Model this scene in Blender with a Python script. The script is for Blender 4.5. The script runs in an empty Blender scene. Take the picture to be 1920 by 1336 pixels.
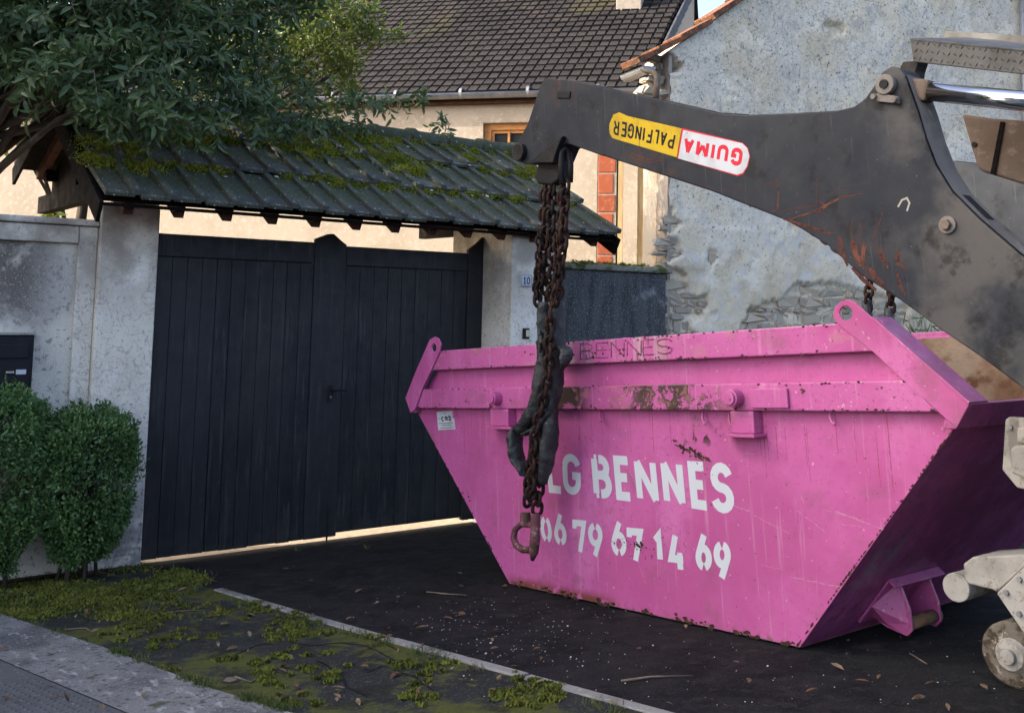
import bpy, bmesh, math, random
import numpy as np
from mathutils import Vector, Matrix, noise
from mathutils.geometry import tessellate_polygon
random.seed(7); rng = np.random.default_rng(7)
S = bpy.context.scene
COL = S.collection

# ------------------------------------------------------------------ camera, light, exposure
F, PX, PY = 1920.0, 960.0, 388.0            # focal length and principal point in photo pixels (cropped portrait photo)
R = np.array([[0.80648396, 0.07463793, 0.58652605],
              [-0.59079792, 0.06268842, 0.80438049],
              [0.0232689, -0.99523833, 0.09465314]])
CAM = np.array([0.0, 0.0, 2.0])
cd = bpy.data.cameras.new('camera'); cam = bpy.data.objects.new('camera', cd); COL.objects.link(cam)
cd.sensor_width = 36; cd.lens = 36 * F / 1920; cd.shift_y = -(668 - PY) / 1920; cd.clip_end = 2000; cd.clip_start = 0.05
ax = np.array([R @ [1, 0, 0], R @ [0, -1, 0], R @ [0, 0, -1]]).T
cam.matrix_world = Matrix([[*ax[0], CAM[0]], [*ax[1], CAM[1]], [*ax[2], CAM[2]], [0, 0, 0, 1]])
S.camera = cam
SUN = np.array([-0.75, 0.468, 0.469]); SUN /= np.linalg.norm(SUN)      # direction towards the sun
wd = bpy.data.worlds.new('World'); S.world = wd; wd.use_nodes = True
wn = wd.node_tree.nodes; wl = wd.node_tree.links
bg = wn['Background']; sky = wn.new('ShaderNodeTexSky'); sky.sky_type = 'NISHITA'; sky.sun_disc = False
sky.sun_elevation = math.asin(SUN[2]); sky.sun_rotation = math.atan2(SUN[0], SUN[1])
sky.dust_density = 4.0; sky.air_density = 0.7; sky.ozone_density = 0.3
wl.new(sky.outputs[0], bg.inputs[0]); bg.inputs[1].default_value = 0.15
sd = bpy.data.lights.new('sun', 'SUN'); sd.energy = 2.0; sd.angle = math.radians(0.5); sd.color = (1, 0.9, 0.76)
sun = bpy.data.objects.new('sun', sd); COL.objects.link(sun); sun.location = (-20, 8, 20)
sun.rotation_euler = Vector(-SUN).to_track_quat('-Z', 'Y').to_euler()
S.view_settings.view_transform = 'Standard'; S.view_settings.look = 'None'
S.view_settings.exposure = 2.1; S.view_settings.gamma = 1
S.render.engine = 'CYCLES'; S.render.resolution_x = 1024; S.render.resolution_y = 712

# ------------------------------------------------------------------ pixel -> place helpers
V3 = lambda *a: np.array(a, float)
NW = V3(0, 0.0878866, 0.9961305)            # normal of the sloping ground
def unit(v): v = np.array(v, float); return v / np.linalg.norm(v)
def ray(x, y): return R @ V3(x - PX, y - PY, F)
def G(x, y):                                 # pixel on the sloping ground
    d = ray(x, y); return CAM + d * (-1.3 / (NW @ d))
def P(x, y, p0, n):                          # pixel on the plane through p0 with normal n
    d = ray(x, y); p0 = np.array(p0, float); n = np.array(n, float); return CAM + d * (((p0 - CAM) @ n) / (d @ n))
def PYp(x, y, yy): return P(x, y, (0, yy, 0), (0, 1, 0))
def gz(y):                                   # height of the ground at y
    s = 0.69487 - 0.0882280 * y
    if y > 8.6: s = 0.69487 - 0.088228 * 8.6 - 0.01 * (min(y, 40) - 8.6)
    if y < -8: s = 0.69487 + 0.088228 * 8
    return s
Yv = V3(0, 1, 0); Xv = V3(1, 0, 0); Zv = V3(0, 0, 1)

# ------------------------------------------------------------------ materials
MATS = {}
def mat(name, base, rough=0.75, metal=0.0, layers=(), bump=(), spec=0.1, trans=0.0, coat=0.0, rv=0.12):
    """layers: dict(scale, col, lo, hi, detail, stretch, box=[(axis, a, b, soft)], kind)"""
    if name in MATS: return MATS[name]
    m = bpy.data.materials.new(name); m.use_nodes = True; MATS[name] = m
    nt = m.node_tree; n = nt.nodes; L = nt.links; b = n['Principled BSDF']
    tc = n.new('ShaderNodeTexCoord'); oi = n.new('ShaderNodeObjectInfo')
    co = tc.outputs['Object']
    col = n.new('ShaderNodeRGB'); col.outputs[0].default_value = (*base, 1); cur = col.outputs[0]
    def tex(l):
        src = co
        if l.get('stretch'):
            mp = n.new('ShaderNodeMapping'); mp.inputs['Scale'].default_value = l['stretch']; L.new(co, mp.inputs[0]); src = mp.outputs[0]
        k = l.get('kind', 'noise')
        if k == 'noise':
            t = n.new('ShaderNodeTexNoise'); t.inputs['Scale'].default_value = l['scale']; t.inputs['Detail'].default_value = l.get('detail', 6)
            t.inputs['Roughness'].default_value = l.get('rough', 0.6); t.inputs['Distortion'].default_value = l.get('dist', 0)
            L.new(src, t.inputs['Vector']); return t.outputs[0]
        if k == 'voro':
            t = n.new('ShaderNodeTexVoronoi'); t.inputs['Scale'].default_value = l['scale']; t.feature = l.get('feature', 'F1')
            L.new(src, t.inputs['Vector']); return t.outputs['Distance']
        if k == 'ridge':
            t = n.new('ShaderNodeTexNoise'); t.inputs['Scale'].default_value = l['scale']; t.inputs['Detail'].default_value = l.get('detail', 3); t.inputs['Distortion'].default_value = l.get('dist', .6)
            L.new(src, t.inputs['Vector']); a1 = n.new('ShaderNodeMath'); a1.operation = 'SUBTRACT'; a1.inputs[1].default_value = .5; L.new(t.outputs[0], a1.inputs[0])
            a2 = n.new('ShaderNodeMath'); a2.operation = 'ABSOLUTE'; L.new(a1.outputs[0], a2.inputs[0]); return a2.outputs[0]
        if k == 'rand': return oi.outputs['Random']
        if k == 'flat':
            v = n.new('ShaderNodeValue'); v.outputs[0].default_value = 1; return v.outputs[0]
    sep = None
    for l in layers:
        o = tex(l)
        mr = n.new('ShaderNodeMapRange'); mr.interpolation_type = 'SMOOTHSTEP'
        mr.inputs['From Min'].default_value = l.get('lo', .4); mr.inputs['From Max'].default_value = l.get('hi', .6)
        mr.inputs['To Max'].default_value = l.get('amt', 1.0)
        L.new(o, mr.inputs[0]); fac = mr.outputs[0]
        for (axis, a, c, soft) in l.get('box', ()):
            if sep is None:
                sep = n.new('ShaderNodeSeparateXYZ'); L.new(co, sep.inputs[0])
            for lim, sgn in ((a, 1), (c, -1)):
                if lim is None: continue
                q = n.new('ShaderNodeMapRange'); q.interpolation_type = 'SMOOTHSTEP'
                q.inputs['From Min'].default_value = lim - soft * sgn; q.inputs['From Max'].default_value = lim + soft * sgn
                L.new(sep.outputs[axis], q.inputs[0])
                mu = n.new('ShaderNodeMath'); mu.operation = 'MULTIPLY'; L.new(fac, mu.inputs[0]); L.new(q.outputs[0], mu.inputs[1]); fac = mu.outputs[0]
        if l.get('thr'):
            q = n.new('ShaderNodeMapRange'); q.inputs['From Min'].default_value = l['thr'] - .03; q.inputs['From Max'].default_value = l['thr'] + .03
            L.new(fac, q.inputs[0]); fac = q.outputs[0]
        mx = n.new('ShaderNodeMix'); mx.data_type = 'RGBA'
        L.new(fac, mx.inputs[0]); L.new(cur, mx.inputs[6]); mx.inputs[7].default_value = (*l['col'], 1); cur = mx.outputs[2]
    L.new(cur, b.inputs['Base Color'])
    b.inputs['Metallic'].default_value = metal; b.inputs['Specular IOR Level'].default_value = spec
    rn = n.new('ShaderNodeTexNoise'); rn.inputs['Scale'].default_value = 9; L.new(co, rn.inputs['Vector'])
    rm = n.new('ShaderNodeMapRange'); rm.inputs['To Min'].default_value = max(.03, rough - rv); rm.inputs['To Max'].default_value = min(1, rough + rv)
    rm.inputs['From Min'].default_value = .3; rm.inputs['From Max'].default_value = .7
    L.new(rn.outputs[0], rm.inputs[0]); L.new(rm.outputs[0], b.inputs['Roughness'])
    if coat: b.inputs['Coat Weight'].default_value = coat
    prev = None
    for l in bump:
        bp = n.new('ShaderNodeBump'); bp.inputs['Strength'].default_value = l.get('s', .5); bp.inputs['Distance'].default_value = l.get('d', .01)
        L.new(tex(l), bp.inputs['Height'])
        if prev: L.new(prev, bp.inputs['Normal'])
        prev = bp.outputs[0]
    if prev: L.new(prev, b.inputs['Normal'])
    if trans:
        t = n.new('ShaderNodeBsdfTranslucent'); L.new(cur, t.inputs[0]); ms = n.new('ShaderNodeMixShader'); ms.inputs[0].default_value = trans
        L.new(b.outputs[0], ms.inputs[1]); L.new(t.outputs[0], ms.inputs[2]); L.new(ms.outputs[0], n['Material Output'].inputs[0])
    return m
def lay(scale, col, lo, hi, **k): return dict(scale=scale, col=col, lo=lo, hi=hi, **k)

m_asphalt = mat('asphalt', (.0135, .014, .0148), .95, spec=.12, layers=[lay(.9, (.016, .0155, .016), .42, .60), lay(4, (.0065, .007, .008), .46, .62), lay(14, (.020, .019, .019), .53, .64, detail=8), lay(110, (.05, .049, .048), .59, .66, detail=2), lay(220, (.005, .005, .0055), .55, .62, detail=2), lay(2.5, (.034, .031, .029), .58, .68, detail=9, amt=.7)],
                bump=[dict(scale=170, s=.5, d=.004, detail=3), dict(scale=6, s=.3, d=.02)])
m_verge = mat('verge asphalt', (.026, .028, .027), .9, layers=[lay(2.2, (.040, .042, .039), .44, .62), lay(260, (.016, .018, .016), .53, .62, detail=2), lay(90, (.11, .11, .10), .62, .69, detail=2),
                lay(2.2, (.075, .081, .018), .49, .59, detail=10, rough=.72, amt=.85), lay(9, (.080, .085, .02), .56, .64, detail=8, amt=.7), lay(7, (.018, .017, .013), .54, .64, amt=.7)],
                bump=[dict(scale=60, s=.7, d=.01, detail=5), dict(scale=4, s=.4, d=.03)])
m_soil = mat('soil', (.045, .034, .025), .95, layers=[lay(18, (.10, .07, .05), .5, .7), lay(60, (.02, .016, .012), .5, .65)], bump=[dict(scale=30, s=.9, d=.03)])
m_kerb = mat('kerb concrete', (.23, .225, .21), .9, layers=[lay(3, (.12, .12, .11), .45, .7), lay(40, (.33, .33, .31), .58, .7), lay(6, (.06, .07, .025), .6, .7)], bump=[dict(scale=80, s=.5, d=.006)])
m_gutter = mat('gutter concrete', (.17, .168, .163), .9, layers=[lay(2, (.09, .09, .092), .42, .62), lay(30, (.065, .065, .066), .53, .65), lay(9, (.29, .29, .285), .56, .66, stretch=(2.5, .8, 1), detail=9), lay(90, (.25, .25, .25), .6, .66, detail=2), lay(5, (.07, .075, .035), .63, .72)], bump=[dict(scale=70, s=.5, d=.006), dict(scale=7, s=.3, d=.02)])
m_stud = mat('studded paving', (.095, .097, .10), .9, layers=[lay(4, (.085, .087, .09), .45, .7), lay(60, (.22, .22, .22), .6, .7)], bump=[dict(scale=90, s=.5, d=.005)])
m_concrete = mat('pillar concrete', (.72, .67, .57), .92, layers=[lay(1.6, (.60, .55, .46), .44, .62), lay(4, (.80, .755, .68), .50, .68), lay(40, (.38, .355, .32), .56, .68), lay(110, (.74, .73, .72), .60, .68, detail=2), lay(150, (.20, .19, .18), .62, .68, detail=2),
                lay(3, (.25, .215, .18), .32, .60, box=[(2, 2.05, None, .4)], amt=.8), lay(5, (.22, .205, .20), .36, .58, box=[(2, None, .45, .35)], amt=.9), lay(28, (.15, .145, .145), .54, .62, box=[(2, None, 1.2, .5)], amt=.8), dict(kind='ridge', scale=7, col=(.26, .22, .18), lo=.02, hi=.0, box=[(2, 1.2, 2.3, .3)], amt=.5)],
                bump=[dict(scale=120, s=.45, d=.004), dict(scale=9, s=.3, d=.012)])
m_render = mat('grey wall render', (.71, .66, .56), .95, layers=[lay(1.3, (.48, .45, .40), .42, .58), lay(26, (.30, .28, .255), .54, .64), lay(80, (.64, .63, .62), .59, .66, detail=2), lay(120, (.17, .155, .14), .60, .66, detail=3),
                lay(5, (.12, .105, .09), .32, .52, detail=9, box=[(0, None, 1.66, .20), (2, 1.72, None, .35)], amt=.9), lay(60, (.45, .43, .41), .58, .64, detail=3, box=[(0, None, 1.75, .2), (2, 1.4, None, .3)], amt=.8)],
                bump=[dict(scale=70, s=.7, d=.010), dict(scale=8, s=.3, d=.015)])
m_gatepaint = mat('gate paint', (.0095, .011, .0145), .62, layers=[lay(2, (.017, .018, .021), .42, .60, stretch=(6, 6, .7)), lay(1.2, (.023, .023, .023), .46, .62), lay(20, (.009, .010, .013), .48, .64, stretch=(5, 5, .4)), lay(10, (.050, .050, .050), .56, .64, stretch=(2.5, 2.5, .2), amt=.6), lay(50, (.10, .10, .10), .66, .70, amt=.7), dict(kind='rand', scale=1, col=(.023, .024, .027), lo=0, hi=1, amt=.5), lay(6, (.04, .036, .03), .45, .65, box=[(2, None, .18, .12)], amt=.6)],
                bump=[dict(scale=30, s=.4, d=.004, stretch=(5, 5, .3))], spec=.3)
m_timber = mat('dark timber', (.009, .0074, .0066), .9, spec=.04, layers=[lay(8, (.016, .013, .011), .45, .7, stretch=(1, 1, 4)), lay(40, (.006, .005, .0045), .5, .66)], bump=[dict(scale=40, s=.4, d=.004)])
m_rafter = mat('red brown timber', (.075, .036, .024), .85, layers=[lay(9, (.045, .023, .017), .4, .7)], bump=[dict(scale=40, s=.4, d=.004)])
m_tile = mat('dark concrete tile', (.068, .069, .061), .85, layers=[dict(kind='rand', scale=1, col=(.095, .098, .078), lo=.1, hi=1), lay(2.5, (.056, .068, .034), .44, .60), lay(7, (.080, .085, .080), .54, .68), lay(22, (.50, .52, .47), .655, .675, detail=4), lay(60, (.022, .025, .024), .52, .66), lay(120, (.12, .12, .115), .62, .68, detail=2)],
                bump=[dict(scale=60, s=.6, d=.006)])
m_moss = mat('moss', (.23, .24, .03), .95, layers=[lay(5, (.13, .165, .022), .4, .62), lay(14, (.30, .25, .06), .52, .68), lay(40, (.09, .10, .02), .52, .66)], trans=.1)
m_gmoss = mat('ground moss', (.135, .150, .026), .95, layers=[lay(4, (.085, .10, .020), .4, .6), lay(10, (.17, .16, .04), .53, .66), lay(40, (.035, .037, .014), .5, .64)])
m_rtile = mat('brown roof tile', (.024, .022, .0225), .85, layers=[dict(kind='rand', scale=1, col=(.034, .030, .029), lo=.2, hi=1), lay(.5, (.019, .0175, .018), .4, .62), lay(5, (.014, .013, .013), .5, .66), lay(30, (.06, .056, .052), .58, .66), lay(.9, (.055, .050, .026), .56, .68, amt=.6), lay(1.4, (.045, .036, .032), .55, .66, amt=.7)], bump=[dict(scale=40, s=.4, d=.006)])
m_cream = mat('cream render', (.39, .34, .275), .95, layers=[lay(1.2, (.34, .295, .235), .42, .62), lay(14, (.43, .38, .315), .5, .66), lay(40, (.33, .285, .23), .55, .72)], bump=[dict(scale=45, s=.6, d=.010)])
m_zinc = mat('zinc', (.30, .31, .32), .5, .6, layers=[lay(6, (.22, .23, .24), .4, .7)])
m_woodframe = mat('varnished wood', (.44, .22, .085), .5, layers=[lay(10, (.34, .16, .06), .4, .7, stretch=(1, 1, 3))])
m_board = mat('pale wood board', (.42, .32, .17), .7, layers=[lay(5, (.33, .22, .105), .42, .66, stretch=(7, 7, .5)), lay(14, (.50, .40, .24), .52, .75, stretch=(8, 8, .4)), lay(2, (.50, .43, .29), .5, .75)], bump=[dict(scale=30, s=.3, d=.004, stretch=(6, 6, .3))])
m_brick = mat('orange brick', (.30, .085, .045), .9, layers=[dict(kind='rand', scale=1, col=(.25, .07, .038), lo=0, hi=1), lay(12, (.36, .15, .09), .5, .75), lay(30, (.45, .36, .30), .66, .76)], bump=[dict(scale=50, s=.4, d=.006)])
m_mortar = mat('mortar', (.33, .29, .245), .95, layers=[lay(15, (.25, .22, .185), .45, .7)], bump=[dict(scale=50, s=.6, d=.01)])
m_glass = mat('window glass', (.03, .035, .04), .06, spec=.6, rv=.02)
m_white = mat('white plastic', (.62, .62, .60), .5, layers=[lay(8, (.52, .52, .50), .5, .7)])
m_ruin = mat('old grey render', (.76, .67, .50), .95, layers=[lay(.7, (.64, .56, .41), .40, .60), lay(2.5, (.84, .765, .61), .48, .64, detail=9), lay(1.8, (.65, .61, .53), .44, .60, detail=9, box=[(2, 2.7, None, .5)], amt=.7),
                dict(kind='ridge', scale=6, col=(.26, .25, .235), lo=.018, hi=.0, detail=7, box=[(2, 3.1, None, .5)], amt=.7), dict(kind='ridge', scale=15, col=(.27, .26, .245), lo=.022, hi=.0, detail=5, box=[(2, 2.8, None, .6)], amt=.6),
                lay(4, (.40, .385, .36), .53, .63, detail=9, rough=.75, box=[(2, 3.0, None, .5)], amt=.7), lay(30, (.10, .098, .096), .60, .66, box=[(2, 2.3, None, .7)], amt=.9), lay(45, (.74, .72, .68), .58, .68, amt=.6),
                lay(1.5, (.50, .42, .29), .50, .68, box=[(2, None, 2.9, .5)], amt=.6), lay(20, (.34, .31, .26), .56, .66, detail=9, rough=.75, box=[(2, None, 3.0, .4)], amt=.6), lay(4, (.62, .60, .56), .54, .58, detail=9, rough=.7, box=[(2, None, 3.0, .3)], amt=.7),
                lay(9, (.55, .33, .12), .42, .6, box=[(0, 12.2, None, .3), (2, 2.7, 3.7, .15)], amt=.8)],
                bump=[dict(scale=18, s=.6, d=.02, detail=10, rough=.7), dict(scale=110, s=.6, d=.006)])
m_stone = mat('rubble stone', (.54, .47, .36), .95, layers=[dict(kind='rand', scale=1, col=(.42, .385, .32), lo=.0, hi=.9), lay(3, (.52, .38, .23), .5, .66), lay(25, (.27, .24, .20), .55, .75), lay(60, (.58, .55, .50), .60, .72)], bump=[dict(scale=30, s=.7, d=.012)])
m_lowwall = mat('black stained wall', (.085, .086, .088), .95, layers=[lay(3, (.045, .047, .05), .4, .65, stretch=(3, 3, .6)), lay(50, (.17, .17, .17), .54, .64), lay(75, (.52, .52, .51), .655, .69, detail=2), lay(5, (.26, .26, .26), .52, .70, box=[(0, 7.3, None, .15)])], bump=[dict(scale=60, s=.6, d=.01)])
m_cap = mat('mossy coping', (.22, .21, .17), .95, layers=[lay(8, (.08, .085, .03), .45, .6), lay(30, (.36, .34, .28), .55, .7)], bump=[dict(scale=40, s=.6, d=.012)])
m_terracotta = mat('terracotta', (.20, .085, .045), .9, layers=[lay(6, (.10, .055, .038), .4, .6), lay(30, (.28, .19, .13), .56, .66)], bump=[dict(scale=50, s=.4, d=.005)])
PINK = (.455, .102, .285)
RUST = (.060, .026, .019)
def pink(name, extra=(), base=PINK):
    return mat(name, base, .40, layers=[lay(1.1, (.40, .080, .235), .42, .58), lay(2.2, (.49, .130, .325), .52, .66, stretch=(1, 1, .4)), lay(35, (.38, .078, .235), .53, .64, amt=.6), lay(9, (.52, .24, .38), .58, .68, stretch=(3, 3, .14), amt=.45), lay(5, (.27, .085, .15), .54, .68, detail=9, amt=.55), lay(55, RUST, .675, .69, detail=3), lay(40, (.56, .33, .44), .665, .70, detail=3, amt=.7)] + list(extra),
               bump=[dict(scale=2.6, s=.6, d=.03, detail=2), dict(scale=90, s=.15, d=.002)], spec=.4)
m_pink = pink('pink paint')
m_pinkside = pink('pink paint side', [lay(16, (.17, .045, .03), .40, .45, detail=8, box=[(2, None, .055, .035), (0, .02, .95, .1)]), lay(24, (.16, .06, .045), .52, .57, detail=6, box=[(2, None, .03, .03)]), lay(13, (.055, .03, .024), .55, .59, detail=9, box=[(0, 1.55, 1.8, .06), (2, .93, 1.07, .04)]), lay(42, (.05, .028, .022), .60, .64, box=[(0, .70, .85, .05), (2, .65, 1.0, .08)]),
                lay(40, (.16, .14, .12), .42, .62, box=[(2, None, .018, .012)]), lay(34, (.05, .03, .03), .60, .64, box=[(0, 1.2, 1.75, .05), (2, .40, .47, .025)])])
m_pinkband = pink('pink paint band', [lay(11, (.055, .036, .028), .47, .51, detail=9, rough=.72, box=[(0, 1.20, 1.86, .12)]), lay(13, (.05, .03, .022), .42, .46, detail=8, box=[(0, .42, .86, .10)]), lay(22, (.40, .16, .16), .55, .62, box=[(0, .6, 1.9, .15)], amt=.5), lay(28, RUST, .66, .68, detail=5)])
m_pinkrim = pink('pink paint rim', [lay(7, (.42, .32, .33), .52, .64, stretch=(1.6, 1, .2), box=[(0, .55, 1.5, .2)], amt=.8), lay(20, (.09, .045, .03), .60, .66, stretch=(1.5, 1, .4), box=[(0, .5, 1.45, .2)]), lay(10, (.40, .2, .2), .56, .7, amt=.45)])
m_pinkend = pink('pink paint end', [lay(9, (.26, .25, .26), .38, .50, detail=9, box=[(1, .08, .30, .05), (0, 2.45, 2.66, .07)]), lay(2.5, (.27, .062, .17), .38, .60, detail=9, amt=.85), lay(25, (.20, .055, .12), .52, .64, amt=.7), lay(60, (.5, .34, .42), .66, .70, amt=.6)])  # broad darker pink puts the lorry's shade into the grimy end colour
m_rustin = mat('rusty inside', (.20, .12, .075), .9, layers=[lay(3, (.30, .23, .17), .42, .66), lay(8, (.12, .06, .035), .5, .7), lay(2, (.36, .31, .26), .55, .72)], bump=[dict(scale=25, s=.5, d=.012)])
m_white_paint = mat('white stencil paint', (.50, .53, .56), .5, layers=[lay(40, (.62, .50, .57), .62, .72), lay(120, (.25, .1, .15), .72, .74)])
m_weld = mat('weld bead', (.17, .045, .075), .5, layers=[lay(50, (.45, .10, .27), .52, .65)])
m_arm = mat('dark arm paint', (.013, .0165, .024), .62, layers=[lay(2.2, (.018, .022, .029), .42, .62), lay(2.5, (.085, .080, .074), .42, .64, detail=8, box=[(0, 3.0, None, .35)], amt=.75), lay(6, (.006, .006, .007), .54, .64, detail=8, amt=.7), lay(9, (.060, .022, .017), .53, .62, detail=10, rough=.75, dist=.8, stretch=(1.6, 1, .35), box=[(0, 2.45, 3.0, .14), (2, None, 1.93, .10)], amt=.85), lay(8, (.060, .025, .019), .51, .60, detail=8, stretch=(1.2, 1, .35), box=[(0, .93, 1.12, .05)], amt=.8), lay(10, (.05, .022, .017), .52, .62, detail=8, box=[(0, .9, 1.9, .1), (2, None, 2.50, .04)], amt=.6), lay(60, (.10, .10, .10), .66, .70, amt=.8), lay(20, (.06, .06, .06), .62, .66, stretch=(2.5, 1, .10), amt=.5)],
                bump=[dict(scale=8, s=.1, d=.01), dict(scale=120, s=.2, d=.002)], spec=.22)
m_armtop = mat('dusty arm paint', (.17, .155, .14), .85, layers=[lay(4, (.12, .108, .098), .42, .66), lay(20, (.22, .20, .18), .55, .72), lay(9, (.09, .065, .05), .6, .7)], bump=[dict(scale=60, s=.3, d=.004)])
m_black = mat('black steel', (.016, .016, .018), .5, layers=[lay(7, (.035, .03, .028), .45, .7), lay(24, (.06, .035, .025), .6, .7)], bump=[dict(scale=50, s=.3, d=.003)])
m_brownbeam = mat('brown dusty steel', (.15, .115, .09), .7, layers=[lay(4, (.11, .08, .06), .42, .66), lay(15, (.20, .16, .13), .55, .72)], bump=[dict(scale=40, s=.3, d=.004)])
m_chrome = mat('chrome', (.62, .63, .65), .10, 1.0, rv=.05)
m_chequer = mat('grey chequer plate', (.085, .085, .083), .6, .2, layers=[lay(8, (.06, .058, .055), .42, .68)], bump=[dict(scale=60, s=.2, d=.003)])
m_greypaint = mat('light grey paint', (.33, .32, .29), .6, layers=[lay(4, (.25, .24, .215), .45, .62), lay(20, (.20, .18, .15), .54, .66), lay(50, (.08, .06, .045), .64, .67), lay(9, (.14, .12, .10), .56, .66, stretch=(1, 1, .3), amt=.6)], bump=[dict(scale=60, s=.2, d=.003)])
m_roller = mat('worn steel roller', (.15, .135, .11), .7, .4, layers=[lay(18, (.06, .048, .035), .45, .58), lay(30, (.34, .30, .24), .55, .64)], bump=[dict(scale=35, s=.6, d=.008)])
m_rubber = mat('black rubber', (.016, .018, .020), .55, layers=[lay(9, (.055, .058, .058), .52, .70), lay(30, (.11, .11, .105), .64, .72), lay(5, (.028, .032, .036), .5, .7)], bump=[dict(scale=30, s=.8, d=.012), dict(scale=9, s=.6, d=.03)], spec=.45)
m_chain = mat('rusty chain', (.042, .021, .017), .75, .3, layers=[dict(kind='rand', scale=1, col=(.024, .017, .016), lo=0, hi=1), lay(25, (.085, .045, .03), .52, .66), lay(60, (.025, .02, .018), .5, .65)], bump=[dict(scale=60, s=.5, d=.004)])
m_hook = mat('pink worn hook', (.15, .062, .078), .6, .4, layers=[lay(14, (.085, .05, .04), .45, .58), lay(30, (.22, .17, .155), .56, .66)], bump=[dict(scale=40, s=.3, d=.004)])
m_yellow = mat('yellow sticker', (.50, .34, .018), .5, layers=[lay(5, (.40, .27, .02), .48, .62), lay(30, (.06, .055, .03), .62, .65, stretch=(3, 2, .3))])
m_sticker = mat('white sticker', (.47, .50, .53), .5, layers=[lay(6, (.40, .42, .44), .48, .62), lay(40, (.12, .1, .1), .655, .68)])
m_red = mat('red print', (.50, .025, .045), .5, layers=[lay(40, (.62, .35, .35), .66, .72)])
m_blackprint = mat('black print', (.012, .012, .014), .5)
m_blueprint = mat('blue black print', (.02, .03, .055), .5)
m_mailbox = mat('anthracite box', (.016, .018, .022), .38, layers=[lay(5, (.026, .028, .032), .5, .75)])
m_bark = mat('bark', (.060, .048, .038), .95, layers=[lay(12, (.10, .085, .068), .5, .7, stretch=(1, 1, .3))], bump=[dict(scale=20, s=.8, d=.02, stretch=(1, 1, .3))])
def leafmat(name, c, c2, c3, tr):
    return mat(name, c, .42, layers=[lay(1.5, c2, .42, .62), lay(7, c3, .55, .72), lay(40, c2, .5, .7)], trans=tr, spec=.45)
m_leaf = leafmat('bay leaf', (.055, .095, .038), (.075, .125, .042), (.15, .185, .042), .30)
m_leaf2 = leafmat('sunny bay leaf', (.11, .15, .025), (.075, .12, .025), (.21, .20, .03), .42)
m_box = leafmat('box leaf', (.11, .205, .062), (.062, .130, .042), (.20, .29, .085), .30)
m_grass = leafmat('grass blade', (.060, .095, .022), (.085, .11, .030), (.14, .13, .06), .3)
m_litter = mat('leaf litter', (.11, .065, .038), .9, layers=[dict(kind='noise', scale=3, col=(.20, .15, .10), lo=.45, hi=.65), lay(9, (.05, .03, .02), .5, .65)])
m_chip = mat('pale chips', (.50, .49, .46), .9, layers=[lay(4, (.32, .30, .27), .45, .6)])
m_twig = mat('twig', (.13, .105, .08), .9, layers=[lay(10, (.2, .17, .13), .5, .7)])
m_plaster = mat('shade house plaster', (.50, .47, .42), .95, layers=[lay(2, (.42, .39, .34), .45, .7)], bump=[dict(scale=40, s=.5, d=.01)])
m_slate = mat('slate', (.07, .075, .085), .7, layers=[lay(6, (.10, .10, .11), .45, .7)])

# ------------------------------------------------------------------ mesh helpers
class MB:
    def __init__(s): s.v = []; s.f = []
    def add(s, vs, fs):
        o = len(s.v); s.v += [tuple(map(float, p)) for p in vs]; s.f += [tuple(i + o for i in q) for q in fs]; return s
    def box(s, lo, hi, fn=lambda x, y, z: (x, y, z)):
        (x0, y0, z0), (x1, y1, z1) = lo, hi
        return s.add([fn(*p) for p in ((x0, y0, z0), (x1, y0, z0), (x1, y1, z0), (x0, y1, z0), (x0, y0, z1), (x1, y0, z1), (x1, y1, z1), (x0, y1, z1))],
              [(0, 3, 2, 1), (4, 5, 6, 7), (0, 1, 5, 4), (1, 2, 6, 5), (2, 3, 7, 6), (3, 0, 4, 7)])
    def prism(s, poly, w0, w1, fn, holes=()):
        """poly: 2D outline; fn(u, v, w) -> point"""
        loops = [list(poly)] + [list(h) for h in holes]; pts = [p for l in loops for p in l]; n = len(pts)
        tris = tessellate_polygon([[Vector((p[0], p[1], 0)) for p in l] for l in loops])
        vs = [fn(p[0], p[1], w0) for p in pts] + [fn(p[0], p[1], w1) for p in pts]
        fs = []
        if not holes: fs += [tuple(range(n))[::-1], tuple(range(n, 2 * n))]
        else: fs += [tuple(t) for t in tris] + [tuple(i + n for i in t[::-1]) for t in tris]
        o = 0
        for l in loops:
            k = len(l)
            for i in range(k): j = (i + 1) % k; fs.append((o + i, o + j, o + j + n, o + i + n))
            o += k
        return s.add(vs, fs)
    def tube(s, path, r, n=10, cap=True, closed=False, flat=1.0):
        path = [V3(*p) for p in path]; k = len(path); rs = r if hasattr(r, '__len__') else [r] * k
        t0 = unit(path[1] - path[0]); up = Zv if abs(t0[2]) < .9 else Xv
        u = unit(np.cross(up, t0)); rings = []
        for i, p in enumerate(path):
            if closed: t = unit(path[(i + 1) % k] - path[i - 1])
            else: t = unit(path[min(i + 1, k - 1)] - path[max(i - 1, 0)])
            u = unit(u - t * (u @ t)); w = np.cross(t, u)
            rings.append([p + (u * math.cos(2 * math.pi * j / n) + w * flat * math.sin(2 * math.pi * j / n)) * rs[i] for j in range(n)])
        fs = []
        for i in range(k if closed else k - 1):
            a = i * n; b = ((i + 1) % k) * n
            for j in range(n): j2 = (j + 1) % n; fs.append((a + j, a + j2, b + j2, b + j))
        if cap and not closed: fs += [tuple(range(n))[::-1], tuple((k - 1) * n + j for j in range(n))]
        return s.add([p for g in rings for p in g], fs)
    def disc(s, c, axis, r0, w, n=24, fn=None):        # solid cylinder about an axis
        c = V3(*c); axis = unit(axis); return s.tube([c - axis * w / 2, c + axis * w / 2], r0, n)
FR = {}                                       # frames of things: name -> 4x4 (world from local)
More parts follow.
